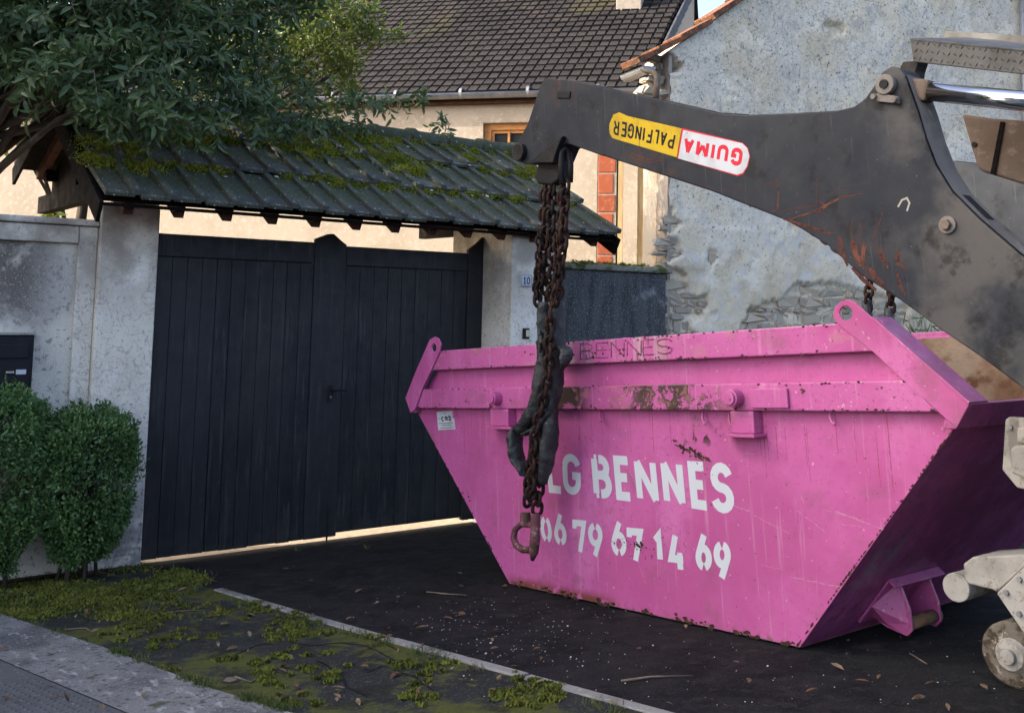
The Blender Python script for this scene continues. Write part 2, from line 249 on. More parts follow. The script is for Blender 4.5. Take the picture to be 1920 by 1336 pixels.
def setp(o, label=None, cat=None, group=None, kind=None):
    if label: o['label'] = label
    if cat: o['category'] = cat
    if group: o['group'] = group
    if kind: o['kind'] = kind
    return o
def thing(name, label, cat, loc=(0, 0, 0), M=None, group=None):
    o = bpy.data.objects.new(name, None); COL.objects.link(o); o.empty_display_size = .2
    m = Matrix.Translation(Vector(loc)) if M is None else M
    o.matrix_world = m; FR[o] = m; return setp(o, label, cat, group)
def shade(me, smooth):
    if smooth: me.polygons.foreach_set('use_smooth', [True] * len(me.polygons))
def part(name, mb, mt, parent=None, smooth=False, bevel=0, world=True, kind=None, label=None, fixn=True, seg=2):
    """mb holds world coordinates (world=True) or the coordinates of the top thing"""
    vs = mb.v
    root = parent
    while root is not None and root.parent is not None: root = root.parent
    if root is not None and world and root in FR:
        q = np.array(FR[root].inverted()); a = np.array(vs, float); vs = a @ q[:3, :3].T + q[:3, 3]
        vs = [tuple(x) for x in vs]
    me = bpy.data.meshes.new(name); me.from_pydata(vs, [], mb.f)
    if fixn and len(mb.f) < 60000:
        bm = bmesh.new(); bm.from_mesh(me); bmesh.ops.recalc_face_normals(bm, faces=bm.faces); bm.to_mesh(me); bm.free()
    me.materials.append(mt); shade(me, smooth)
    o = bpy.data.objects.new(name, me); COL.objects.link(o); o.parent = parent
    if bevel:
        b = o.modifiers.new('bevel', 'BEVEL'); b.width = bevel; b.segments = seg; b.limit_method = 'ANGLE'; b.angle_limit = math.radians(35)
    if kind: o['kind'] = kind
    if label: o['label'] = label
    return o
def inst(name, me, parent, M):
    o = bpy.data.objects.new(name, me); COL.objects.link(o); o.parent = parent; o.matrix_local = M; return o
def mesh_of(mb, mt, name, bev=0):
    me = bpy.data.meshes.new(name); me.from_pydata(mb.v, [], mb.f)
    bm = bmesh.new(); bm.from_mesh(me)
    if bev: bmesh.ops.bevel(bm, geom=bm.edges[:], offset=bev, segments=1, affect='EDGES')
    bmesh.ops.recalc_face_normals(bm, faces=bm.faces); bm.to_mesh(me); bm.free(); me.materials.append(mt); return me
def frame(o, x, y, z): return Matrix([[x[0], y[0], z[0], o[0]], [x[1], y[1], z[1], o[1]], [x[2], y[2], z[2], o[2]], [0, 0, 0, 1]])
def nz(p, s=1.0): return noise.noise(Vector(p) * s)

# strokes -> lettering -------------------------------------------------
def arc(cx, cy, rx, ry, a0, a1, n=10): return [(cx + rx * math.cos(math.radians(a0 + (a1 - a0) * i / n)), cy + ry * math.sin(math.radians(a0 + (a1 - a0) * i / n))) for i in range(n + 1)]
GL = {
 'L': [[(0, 1), (0, 0), (1, 0)]],
 'G': [arc(.5, .72, .5, .28, 12, 180) + arc(.5, .28, .5, .28, 180, 350) + [(1, .46), (.55, .46)]],
 'B': [[(0, 0), (0, 1)], [(.0, 1), (.2, 1)], [(.36, 1), (.5, 1)] + arc(.5, .77, .42, .23, 90, -90) + [(.05, .54)], [(.1, .54)] + arc(.5, .27, .5, .27, 90, -90) + [(.36, 0)], [(0, 0), (.2, 0)]],
 'E': [[(1, 1), (0, 1), (0, 0), (1, 0)], [(0, .52), (.85, .52)]],
 'N': [[(0, 0), (0, 1)], [(0, 1), (1, 0)], [(1, 0), (1, 1)]],
 'S': [arc(.5, .75, .5, .25, 15, 260) + arc(.5, .25, .5, .25, 80, -165)],
 '0': [arc(.5, .5, .5, .5, 105, 255, 14), arc(.5, .5, .5, .5, 75, -75, 14)],
 '6': [[(.62, 1.02), (.12, .5)] + arc(.5, .3, .5, .3, 165, 258), arc(.5, .3, .5, .3, 150, -78, 14)],
 '9': [[(.38, -.02), (.88, .5)] + arc(.5, .7, .5, .3, -15, 78), arc(.5, .7, .5, .3, -30, -258, 14)],
 '7': [[(0, .8), (0, 1), (1, 1), (.55, 0)]],
 '1': [[(.05, .78), (.65, 1), (.65, 0)]],
 '4': [[(.45, 1), (0, .3), (1, .3)], [(.72, .5), (.72, 0)]],
 'P': [[(0, 0), (0, 1), (.5, 1)] + arc(.5, .74, .5, .26, 90, -90) + [(0, .48)]],
 'A': [[(0, 0), (.5, 1)], [(.5, 1), (1, 0)], [(.2, .32), (.8, .32)]],
 'F': [[(0, 0), (0, 1), (1, 1)], [(0, .52), (.8, .52)]],
 'I': [[(.5, 0), (.5, 1)]],
 'R': [[(0, 0), (0, 1), (.5, 1)] + arc(.5, .74, .5, .26, 90, -90) + [(0, .48)], [(.5, .48), (1, 0)]],
 'U': [[(0, 1), (0, .3)] + arc(.5, .3, .5, .3, 180, 360) + [(1, 1)]],
 'M': [[(0, 0), (0, 1)], [(0, 1), (.5, .25)], [(.5, .25), (1, 1)], [(1, 1), (1, 0)]],
 'c': [arc(.5, .35, .5, .35, 45, 315)], 'm': [[(0, 0), (0, .7)], [(0, .55)] + arc(.25, .5, .25, .2, 150, 0) + [(.5, 0)], [(.5, .5)] + arc(.75, .5, .25, .2, 180, 0) + [(1, 0)]],
 'b': [[(0, 1), (0, 0)], arc(.5, .35, .5, .35, 180, -180, 16)],
}
def stroke(mb, pts, t, fn, lift):
    q = []
    for p in pts:
        if not q or np.linalg.norm(np.array(p, float) - q[-1]) > 1e-6: q.append(np.array(p, float))
    k = len(q); Ls = []; Rs = []
    for i in range(k):
        d0 = q[i] - q[i - 1] if i else q[1] - q[0]; d1 = q[i + 1] - q[i] if i < k - 1 else d0
        d0 = d0 / (np.linalg.norm(d0) + 1e-9); d1 = d1 / (np.linalg.norm(d1) + 1e-9)
        n0 = V3(-d0[1], d0[0], 0)[:2]; n1 = V3(-d1[1], d1[0], 0)[:2]; m = n0 + n1; m = m / (np.linalg.norm(m) + 1e-9)
        s = t / 2 / max(.45, m @ n0); Ls.append(q[i] + m * s); Rs.append(q[i] - m * s)
    vs = [fn(*p, lift) for p in Ls + Rs]; mb.add(vs, [(i, i + 1, k + i + 1, k + i) for i in range(k - 1)])
def glyph(mb, ch, quad, t, fn, lift):
    """quad: TL, TR, BR, BL in plane coordinates"""
    tl, tr, br, bl = [np.array(p, float)[:2] for p in quad]
    w = (np.linalg.norm(tr - tl) + np.linalg.norm(br - bl)) / 2; h = (np.linalg.norm(tl - bl) + np.linalg.norm(tr - br)) / 2
    def mp(x, y, l):
        u = (t / 2 + x) / w if False else x / w; v = y / h
        p = bl * (1 - u) * (1 - v) + br * u * (1 - v) + tr * u * v + tl * (1 - u) * v
        return fn(p[0], p[1], l)
    for i, pl in enumerate(GL[ch]):
        pts = [(t / 2 + p[0] * (w - t), t / 2 + p[1] * (h - t)) for p in pl]
        stroke(mb, pts, t, mp, lift + i * .0003)

# ================================================================== GROUND
def sheet(name, poly, mt, dz, kind='structure', sub=0.0):
    """flat sheet on the sloping ground; poly: list of world (x, y)"""
    mb = MB(); mb.add([(x, y, gz(y) + dz) for x, y in poly], [tuple(range(len(poly)))])
    o = part(name, mb, mt, kind=kind); return o
gb = MB(); ys = [-300, -60, -8] + list(np.linspace(-7, 8.6, 14)) + [12, 20, 40, 120, 500]; xs = [-300, -60, -20, -5, 0, 5, 10, 20, 60, 300]
gb.add([(x, y, gz(y)) for y in ys for x in xs], [(j * len(xs) + i, j * len(xs) + i + 1, (j + 1) * len(xs) + i + 1, (j + 1) * len(xs) + i) for j in range(len(ys) - 1) for i in range(len(xs) - 1)])
part('ground', gb, m_asphalt, kind='structure')
gxy = lambda x, y: tuple(G(x, y)[:2])
# verge strip between the driveway edging and the gutter
k0, k1, k2 = G(408, 1106), G(640, 1176), G(1235, 1338)
ke = k2 + (k2 - k1) * .9
g0 = G(-60, 1134); g1 = G(190, 1215); g2 = G(400, 1296); g3 = G(540, 1338); g4 = g3 + (g3 - g2) * 6
g0 = g0 + (g0 - g1) * .75
verge = [tuple(g0[:2]), tuple(g1[:2]), tuple(g2[:2]), tuple(g3[:2]), tuple(g4[:2]), tuple(ke[:2]), tuple(k1[:2]), tuple(k0[:2]), gxy(330, 1085), (2.44, 7.95), (-4.8, 7.95)]
# grid version so that it can be slightly uneven
def inside(p, poly):
    x, y = p; c = False; j = len(poly) - 1
    for i in range(len(poly)):
        xi, yi = poly[i]; xj, yj = poly[j]
        if (yi > y) != (yj > y) and x < (xj - xi) * (y - yi) / (yj - yi) + xi: c = not c
        j = i
    return c
part('verge', MB().add([(x, y, gz(y) + .004) for x, y in verge], [tuple(range(len(verge)))]), m_verge, kind='structure')
kd = unit(k2 - k1); kn = unit(np.cross(NW, kd))
kb = MB()
cut = 0.0
kl = np.linalg.norm(ke - k0); i = 0
kerb = thing('kerb', None, None, k0); kerb['kind'] = 'structure'
pts = [k0, k1, ke]
def kpos(s):
    L1 = np.linalg.norm(k1 - k0)
    return k0 + (k1 - k0) / L1 * s if s < L1 else k1 + (ke - k1) / np.linalg.norm(ke - k1) * (s - L1)
s = 0
while s < kl - .1:
    e = min(s + .98, kl); a, b = kpos(s + .006), kpos(e - .006); d = unit(b - a); n = unit(np.cross(NW, d)) * .032; u = NW * .014; dn = NW * .05
    j1 = NW * random.uniform(-.003, .003)
    kb = MB(); kb.add([a - n - dn, b - n - dn, b + n - dn, a + n - dn, a - n + u + j1, b - n + u + j1, b + n + u + j1, a + n + u + j1], [(0, 3, 2, 1), (4, 5, 6, 7), (0, 1, 5, 4), (1, 2, 6, 5), (2, 3, 7, 6), (3, 0, 4, 7)])
    part('edging_stone', kb, m_kerb, kerb, bevel=.006); s = e
# concrete gutter strip and studded paving
s0_ = G(-60, 1214); s1_ = G(170, 1312); s0_ = s0_ + (s0_ - s1_) * .9; s2_ = G(260, 1350); s3_ = s2_ + (s2_ - s1_) * 6
gut = [tuple(p[:2]) for p in (g0, g1, g2, g3, g4, s3_, s2_, s1_, s0_)]
back = [(-4.8, float(s0_[1]) + 1.6), (-4.8, float(g0[1]) + 1.6)]
part('gutter', MB().add([(x, y, gz(y) + .012) for x, y in gut], [tuple(range(len(gut)))]), m_gutter, kind='structure')
pav = [tuple(p[:2]) for p in (s0_, s1_, s2_, s3_)] + [(-4.8, -3.0), (-4.8, float(s0_[1]) + .3)]
part('pavement', MB().add([(x, y, gz(y) + .008) for x, y in pav], [tuple(range(len(pav)))]), m_stud, kind='structure')
sb = MB()
pd = unit((s2_ - s1_)); pn = unit(np.cross(NW, pd)); pn = pn if pn[0] < 0 else -pn
for i in range(-12, 46):
    for j in range(0, 26):
        c = s1_ + pd * (i * .045 + (.0225 if j % 2 else 0)) + pn * (.04 + j * .04); c[2] = gz(c[1]) + .008; r = .011
        if not inside(c[:2], pav): continue
        sb.add([c + pd * r * math.cos(t) + pn * r * math.sin(t) for t in np.linspace(0, 2 * math.pi, 7)[:6]] + [c + (pd * math.cos(t) + pn * math.sin(t)) * r * .6 + NW * .005 for t in np.linspace(0, 2 * math.pi, 7)[:6]],
               [(q, (q + 1) % 6, 6 + (q + 1) % 6, 6 + q) for q in range(6)] + [(6, 7, 8, 9, 10, 11)])
o = part('paving_studs', sb, m_stud, kind='stuff', fixn=False); setp(o, 'rows of small round studs on the grey paving', 'studs')
# soil bed under the shrubs
bed = [gxy(-80, 1075), gxy(60, 1078), gxy(160, 1072), gxy(215, 1062), (2.25, 7.9), (-1, 7.9)]
part('soil_bed', MB().add([(x, y, gz(y) + .016) for x, y in bed], [tuple(range(len(bed)))]), m_soil, kind='structure')

# ================================================================== WALLS, PILLARS, GATE
YP = float(G(262, 1062)[1])                  # front of left pillar
YG = YP + .05                                # front of the gate leaves
xr = float(PYp(905, 500, YG)[0]); YR = float(P(960, 500, (xr, 0, 0), Xv)[1])     # right pillar projects forward
ZE = 2.62
def wbox(lo, hi): return MB().box(lo, hi)
xl0, xl1 = 2.012, 2.442
o = thing('gate_pillar', 'pale concrete gate pillar between the mailbox wall and the dark gate', 'pillar', (2.22, YP, 0), group=None)
mbp = MB()
nzs = 14; ze_pre = 2.685
for k in range(nzs): pass
mbp.box((xl0, YP, gz(YP) - .05), (xl1, YP + .24, ze_pre)); part('shaft', mbp, m_concrete, o, bevel=.012)
o = thing('gate_pillar', 'concrete gate pillar carrying the number plate and bell button', 'pillar', (6.0, YR, gz(YR)))
part('shaft', MB().box((xr, YR, gz(YR) - .05), (xr + .56, YR + 1.0, ZE + .1)), m_concrete, o, bevel=.012)
# left wall with framed panel
o = thing('rendered_wall', 'weathered grey rendered garden wall carrying the mailbox', 'wall', (0, YP, 0))
zt = float(PYp(60, 418, YP + .06)[2])
part('wall_core', MB().box((-4.9, YP + .10, -.15), (xl0, YP + .34, zt)), m_render, o, bevel=.01)
part('border', MB().box((xl0 - .135, YP + .06, -.12), (xl0 - .002, YP + .098, zt - .002)), m_concrete, o, bevel=.008)
part('border', MB().box((-4.9, YP + .055, zt - .13), (xl0 - .137, YP + .098, zt - .004)), m_concrete, o, bevel=.008)
part('coping', MB().box((-4.9, YP + .03, zt + .002), (xl0 - .002, YP + .40, zt + .05)), m_concrete, o, bevel=.012)
# number plate
pc = PYp(987, 526, YR - .012); pw = .058; ph = .052
o = thing('number_plate', 'white enamel plate with dark number 10 on the gate pillar', 'sign', pc)
part('plate', MB().box(pc + V3(-.062, 0, -.058), pc + V3(.062, .012, .058)), m_sticker, o, bevel=.006)
fr = MB(); fnp = lambda u, v, w: (pc[0] + u, pc[1] - w, pc[2] + v)
stroke(fr, [(-.054, -.05), (.054, -.05), (.054, .05), (-.054, .05), (-.054, -.05)], .004, fnp, .001)
part('border_line', fr, m_blueprint, o, fixn=False)
tx = MB(); glyph(tx, '1', [(-.038, .034), (-.006, .034), (-.006, -.034), (-.038, -.034)], .013, fnp, .0015)
stroke(tx, [(-.032, -.033), (-.004, -.033)], .006, fnp, .0018)
for a in (GL['0']):
    pass
stroke(tx, arc(.022, 0, .014, .03, 0, 360, 20), .010, fnp, .0015); part('numeral', tx, m_blueprint, o, fixn=False)
# bell
pc = PYp(985, 625, YR); o = thing('bell_button', 'small square cream bell button low on the numbered pillar', 'bell', pc)
part('housing', MB().box(pc + V3(-.035, -.022, -.048), pc + V3(.035, 0, .048)), m_black, o, bevel=.006)
part('button', MB().box(pc + V3(-.010, -.032, -.030), pc + V3(.032, -.022, .032)), mat('cream plastic', (.55, .50, .38), .5), o, bevel=.004)

# gate ---------------------------------------------------------------
GX = lambda px, py: PYp(px, py, YG)
gate = thing('double_gate', 'tall black double gate of vertical planks under the tiled roof', 'gate', (4.0, YG, 0))
xg0, xm0, xm1, xg1 = float(GX(303, 480)[0]) - .03, float(GX(588, 520)[0]), float(GX(648, 520)[0]), float(GX(876, 520)[0])
zr = float(GX(450, 487)[2]); ztop = float(GX(450, 446)[2]); zr2 = float(GX(760, 503)[2]); zt2 = float(GX(760, 468)[2])
zb = .030
def leaf(x0, x1, n, zrail, ztp, lab, zl=.03):
    bk = part('leaf', MB().box((x0, YG + .028, zb + .02), (x1, YG + .05, ztp - .01)), m_gatepaint, gate, label=lab)
    w = (x1 - x0) / n
    for i in range(n):
        dz = random.uniform(-.004, .004); dy = random.uniform(0, .004)
        xa = x0 + i * w
        part('plank', MB().box((xa + .0012, YG + dy, zl + dz), (xa + w - random.uniform(.001, .003), YG + .026, zrail - .002)), m_gatepaint, bk, bevel=.003, seg=1)
    part('top_rail', MB().box((x0, YG - .006, zrail + .001), (x1, YG + .026, ztp)), m_gatepaint, bk, bevel=.006)
leaf(xg0, xm0, 11, zr, ztop, 'left black gate leaf of narrow planks')
leaf(xm1, xg1, 9, zr2, zt2, 'right black gate leaf of narrow planks', .058)
def stile(px0, px1, pts, y0):
    q = [GX(*p) for p in pts]; poly = [(float(GX(px0, 600)[0]), zb + .01), (float(GX(px1, 600)[0]), zb + .01)] + [(float(p[0]), float(p[2])) for p in q]
    part('stile', MB().prism(poly, y0, YG + .03, lambda u, v, w: (u, w, v)), m_gatepaint, gate, bevel=.006)
xs0, xs1 = xm0 + .002, xm1 - .002
poly = [(xs0, zb), (xs1, zb), (xs1, zt2 + .012), (xs1 - .06, zt2 + .05), (xs0 + .17, zt2 + .10), (xs0 + .12, zt2 + .095), (xs0, ztop + .03)]
part('stile', MB().prism(poly, YG - .006, YG + .03, lambda u, v, w: (u, w, v)), m_gatepaint, gate, bevel=.004)
xs0, xs1 = xg1 + .002, xr - .004
poly = [(xs0, zb), (xs1, zb), (xs1, zt2 + .16), (xs0 + .10, zt2 + .10), (xs0, zt2 + .03)]
part('stile', MB().prism(poly, YG - .018, YG + .03, lambda u, v, w: (u, w, v)), m_gatepaint, gate, bevel=.006)
hc = GX(618, 730); hd = MB()
hd.tube([hc + V3(0, -.018, 0), hc + V3(0, -.06, 0), hc + V3(.02, -.065, 0), hc + V3(.12, -.065, -.004)], .009, 8)
hp = part('handle', hd, m_black, gate, smooth=True)
part('lock_plate', MB().box(hc + V3(-.02, -.024, -.10), hc + V3(.02, -.019, .04)), m_black, hp, bevel=.003)
part('keyhole', MB().disc(hc + V3(0, -.025, -.06), Yv, .008, .004, 10), m_zinc, hp)
part('drop_bolt', MB().tube([GX(585, 1000) + V3(.12, -.03, -.25), GX(585, 1000) + V3(.12, -.03, .25)], .008, 8), m_black, gate)
# mailbox --------------------------------------------------------------
YM = YP + .10
mc = PYp(66, 628, YM - .16); md = PYp(62, 760, YM - .16); mx1 = float(mc[0]); mz1 = float(mc[2]); mx0 = mx1 - .42; mz0 = mz1 - .50
o = thing('mailbox', 'anthracite metal letterbox with a white name strip above the shrub', 'mailbox', (mx0 + .2, YM - .16, mz0))
part('body', MB().box((mx0, YM - .15, mz0), (mx1, YM, mz1)), m_mailbox, o, bevel=.008)
part('top_plate', MB().box((mx0 - .008, YM - .165, mz1 + .001), (mx1 + .008, YM, mz1 + .012)), m_greypaint, o, bevel=.003)
part('flap', MB().box((mx0 + .03, YM - .163, mz1 - .16), (mx1 - .035, YM - .151, mz1 - .065)), m_mailbox, o, bevel=.004)
dr = part('door', MB().box((mx0 + .02, YM - .160, mz0 + .02), (mx1 - .02, YM - .151, mz1 - .18)), m_mailbox, o, bevel=.004)
nx = mx1 - .165
part('name_strip', MB().box((nx - .02, YM - .166, mz1 - .275), (nx + .125, YM - .1605, mz1 - .235)), m_black, dr, bevel=.002)
part('name_card', MB().box((nx + .055, YM - .1685, mz1 - .272), (nx + .12, YM - .1665, mz1 - .239)), m_sticker, dr)
lt = MB()
for k in range(6): lt.box((nx - .008 + k * .009, YM - .1675, mz1 - .262), (nx - .003 + k * .009, YM - .1665, mz1 - .249))
part('lettering', lt, m_white, dr)

# gate roof -------------------------------------------------------------
YE = YR - .12
e0 = PYp(193, 383, YE); e1 = PYp(1156, 450, YE); ze = float((e0[2] + e1[2]) / 2)
ap = P(100, 186, e0, Xv); rg = PYp(800, 268, float(ap[1])); yr_ = float(ap[1]); zrg = float((ap[2] + rg[2]) / 2)
X0, X1 = float(e0[0]), float(e1[0])
sl = unit(V3(0, yr_ - YE, zrg - ze)); slen = float(np.hypot(yr_ - YE, zrg - ze)); sn = unit(np.cross(Xv, sl))
roof = thing('gate_roof', 'small mossy dark tiled roof sheltering the black gate', 'roof', (4.2, YP, ZE))
cols, rows = 20, 3; re_d = V3(0, 1.40, -.50); slb = unit(-re_d); slenb = float(np.linalg.norm(re_d)); YB, ZB = yr_ + 1.40, zrg - .50; tw = (X1 - X0) / cols; tl_ = slen / rows
def tile_mesh(w, l, name, mt):
    m = MB(); t = .030
    m.box((0, -.02, 0), (w * .86, l + .05, t)); m.box((w * .78, -.025, t * .6), (w * 1.03, l + .05, t * 2.1)); m.box((-.0, -.02, t * .9), (w * .05, l + .05, t * 1.35))
    return mesh_of(m, mt, name, .004)
tme = tile_mesh(tw, tl_, 'tile', m_tile)
FRr = np.array(FR[roof]); loc = V3(*FR[roof].translation)
for side in (0, 1):
    for r_ in range(rows if side == 0 else 2):
        for c in range(cols):
            if side == 0: o0 = V3(X0 + c * tw, YE, ze); dx, dy = Xv, sl
            else: o0 = V3(X1 - c * tw, YB, ZB); dx, dy = -Xv, slb
            n = unit(np.cross(dx, dy)); tilt = unit(dy * 1 + n * -.075)
            n2 = unit(np.cross(dx, tilt))
            p = o0 + dy * (r_ * tl_ + random.uniform(-.016, .016)) + n * (.055 + random.uniform(-.007, .009)) + dx * (random.uniform(-.012, .012) + (.03 if r_ % 2 else 0))
            a = random.uniform(-.022, .022); dx2 = unit(dx + tilt * a); ty = unit(np.cross(n2, dx2))
            inst('tile', tme, roof, Matrix.Translation(-Vector(loc)) @ frame(p, dx2, ty, n2))
# ridge tiles
nr = 11; rw = (X1 - X0 + .1) / nr; rm = MB(); k = 10
for ring, (xx, rr) in enumerate(((0, .125), (rw * .86, .115), (rw * .86, .14), (rw * 1.02, .14))):
    rm.add([(xx, rr * 1.12 * math.cos(math.radians(-15 + 210 * i / k)), rr * .9 * math.sin(math.radians(-15 + 210 * i / k))) for i in range(k + 1)], [])
for g in range(3): rm.f += [(g * (k + 1) + i, g * (k + 1) + i + 1, (g + 1) * (k + 1) + i + 1, (g + 1) * (k + 1) + i) for i in range(k)]
rme = bpy.data.meshes.new('ridge_tile'); rme.from_pydata(rm.v, [], rm.f); rme.materials.append(m_tile)
for i in range(nr):
    ob = inst('ridge_tile', rme, roof, Matrix.Translation(-Vector(loc)) @ Matrix.Translation((X0 - .05 + i * rw, yr_, zrg + .02 + random.uniform(-.006, .006))) @ Matrix.Rotation(random.uniform(-.02, .02), 4, 'Y'))
    sm = ob.modifiers.new('solid', 'SOLIDIFY'); sm.thickness = .018
# timber: bargeboards, beams, rafters
for xx in (X0 - .03, X1 + .005):
    for s_ in (0, 1):
        d = sl if s_ == 0 else slb; sL = slen if s_ == 0 else slenb; b0 = V3(xx, YE if s_ == 0 else YB, ze if s_ == 0 else ZB)
        n = V3(0, -d[2], d[1]) if s_ == 0 else V3(0, d[2], -d[1])
        m = MB(); q = lambda x, y, z: b0 + Xv * x + d * y + n * z * (1 if s_ == 0 else 1)
        m.box((0, -.02, -.14), (.028, sL - .02, .025), q); part('bargeboard', m, m_timber, roof, bevel=.004)
for xx in (X0 + .25, X1 - .3):
    part('tie_beam', MB().box((xx - .05, YE + .40, ze + .12), (xx + .05, YB - .05, ze + .28)), m_timber, roof, bevel=.006)
    part('king_post', MB().box((xx - .04, yr_ - .05, ze + .282), (xx + .04, yr_ + .05, zrg - .12)), m_timber, roof, bevel=.006)
part('gable_board', MB().prism([(YE + .55, ze + .30), (YB - .12, ze + .30), (YB - .12, ZB - .02), (yr_, zrg - .12)], X0 + .30, X0 + .325, lambda u, v, w: (w, u, v)), m_timber, roof)
part('eave_board', MB().box((X0, YE + .03, ze - .012), (X1, YE + .055, ze + .012)), m_timber, roof, bevel=.003)
part('plate_beam', MB().box((X0 + .2, YP + .12, ze + .1), (X1 - .1, YP + .26, ze + .24)), m_timber, roof, bevel=.005)
part('plate_beam', MB().box((X0 + .2, YB - .35, ZB - .10), (X1 - .1, YB - .22, ZB + .0)), m_timber, roof, bevel=.005)
part('ridge_beam', MB().box((X0 + .02, yr_ - .04, zrg - .20), (X1 - .02, yr_ + .04, zrg - .06)), m_timber, roof, bevel=.005)
for i in range(13):
    xx = X0 + .2 + i * (X1 - X0 - .4) / 12
    for s_ in (0, 1):
        d = sl if s_ == 0 else slb; sL = slen if s_ == 0 else slenb; b0 = V3(xx, YE if s_ == 0 else YB, ze if s_ == 0 else ZB); n = V3(0, -abs(d[2]), abs(d[1])) if s_ == 0 else V3(0, abs(d[2]), abs(d[1]))
        q = lambda x, y, z: b0 + Xv * x + d * y + n * z
        part('rafter', MB().box((-.035, .065, -.105), (.035, sL - .06, -.012), q), m_rafter, roof)
for s_ in (0, 1):                              # battens / underlay board
    d = sl if s_ == 0 else slb; sL = slen if s_ == 0 else slenb; b0 = V3(0, YE if s_ == 0 else YB, ze if s_ == 0 else ZB); n = V3(0, -abs(d[2]), abs(d[1])) if s_ == 0 else V3(0, abs(d[2]), abs(d[1]))
    part('roof_boarding', MB().box((X0, .06, -.010), (X1, sL - .01, .012), lambda x, y, z: b0 + Xv * x + d * y + n * z), m_timber, roof)

def tuft_mesh(pts, nrm, size, jit, n, blades=False):
    """many small moss leaves around given points"""
    pts = np.array(pts); m = len(pts); base = np.repeat(pts, n, axis=0); sz = np.repeat(np.array(size), n) if hasattr(size, '__len__') else np.full(m * n, size)
    off = rng.normal(size=(m * n, 3)) * (sz * jit)[:, None]; nn = np.array(nrm)[None, :] if np.ndim(nrm) == 1 else np.repeat(np.array(nrm), n, axis=0)
    off -= nn * np.sum(off * nn, axis=1)[:, None]; rad = np.linalg.norm(off, axis=1) / (sz * jit * 1.6)
    hgt = np.clip(1 - rad ** 2, 0, 1) * sz * .55 * rng.uniform(.5, 1.2, m * n)
    c = base + off + nn * hgt[:, None]
    d = rng.normal(size=(m * n, 3)) * .7 + nn * 1.0; d /= np.linalg.norm(d, axis=1)[:, None]
    w = np.cross(d, rng.normal(size=(m * n, 3))); w /= np.linalg.norm(w, axis=1)[:, None] + 1e-9
    ll = rng.uniform(.5, 1.2, m * n)[:, None] * .020; ww = ll * .38
    v = np.stack([c - w * ww, c + w * ww, c + d * ll], 1).reshape(-1, 3)
    mb = MB(); mb.v = [tuple(x) for x in v]; mb.f = [(3 * i, 3 * i + 1, 3 * i + 2) for i in range(m * n)]
    return mb
mp, ms = [], []
def rs(u, v, lift=.055): return V3(u, YE, ze) + sl * v + sn * lift
def add_moss(px, py, spread, k, s0):
    p = P(px, py, V3(0, YE, ze), sn)
    for _ in range(k):
        q = p + Xv * random.gauss(0, spread) + sl * random.gauss(0, spread * .55)
        u = q[0]; v = (q - V3(0, YE, ze)) @ sl
        if X0 + .02 < u < X1 - .02 and .02 < v < slen - .05: mp.append(rs(u, v)); ms.append(s0 * random.uniform(.6, 1.3))
for px, py, sp, k, s in ((560, 290, .16, 34, .06), (640, 290, .14, 40, .06), (690, 280, .12, 40, .07), (730, 310, .12, 40, .06), (770, 335, .07, 26, .07), (480, 265, .14, 26, .05), (340, 275, .12, 22, .05),
                         (200, 290, .10, 24, .06), (240, 300, .10, 22, .06), (260, 330, .06, 10, .05), (185, 320, .05, 8, .05), (420, 268, .16, 14, .05), (670, 250, .12, 30, .06), (880, 312, .06, 12, .06), (990, 335, .08, 24, .07), (1012, 320, .06, 16, .06), (1085, 345, .04, 14, .08), (1118, 402, .025, 12, .08), (1125, 395, .02, 8, .08), (600, 345, .1, 10, .05), (720, 260, .1, 12, .05), (975, 300, .06, 10, .05)):
    add_moss(px, py, sp, k, s)
for j in (1, 2):                               # moss along the tile joints
    for _ in range(150):
        u = random.uniform(X0, X1); v = j * tl_ - .01 + random.gauss(0, .018)
        if nz((u * 1.7, j * 3.1, 0)) > -.12: mp.append(rs(u, v, .05)); ms.append(random.uniform(.02, .05))
for _ in range(60):
    u = random.uniform(X0, X1); mp.append(rs(u, slen - random.uniform(.1, .2), .05)); ms.append(random.uniform(.02, .05))
part('moss', tuft_mesh(mp, sn, [x * 1.6 for x in ms], .65, 110), m_moss, roof, kind='stuff', fixn=False)
lm = MB()
for _ in range(90):                            # pale lichen spots
    u, v = random.uniform(X0 + .1, X1 - .05), min(slen * .97, abs(random.choice([0, tl_, 2 * tl_]) + random.gauss(.02, .10)))
    c = rs(u, v, .0); w_ = random.uniform(.006, .022); f = (u - X0) / tw % 1
    c = c + sn * (.070 if f < .76 else .10); kk = 7
    lm.add([c + (Xv * math.cos(t) + sl * math.sin(t)) * w_ * random.uniform(.6, 1.2) for t in np.linspace(0, 2 * math.pi, kk + 1)[:kk]], [tuple(range(kk))])
part('lichen', lm, m_chip, roof, kind='stuff', fixn=False)

# ================================================================== COURTYARD, LOW WALL, RUIN
part('courtyard', MB().add([(-4.9, YG + .06, gz(8.05) + .004), (7.5, YG + .06, gz(8.05) + .004), (7.5, 8.6, gz(8.6) + .004), (9, 14, gz(14) + .004), (-4.9, 14, gz(14) + .004), (-4.9, 8.6, gz(8.6) + .004)], [(0, 1, 2, 5), (5, 2, 3, 4)]),
     mat('pale gravel', (.42, .35, .27), .95, layers=[lay(20, (.30, .25, .19), .45, .65)], bump=[dict(scale=40, s=.6, d=.01)]), kind='structure')
YL = YR + .30
lx1 = float(PYp(1249, 560, YL)[0]); lz = float(PYp(1160, 500, YL)[2])
o = thing('low_wall', 'black stained low wall with a mossy coping beside the numbered pillar', 'wall', (0, YL, 0))
part('wall_core', MB().box((xr + .562, YL, -.1), (lx1, YL + .26, lz - .05)), m_lowwall, o, bevel=.015)
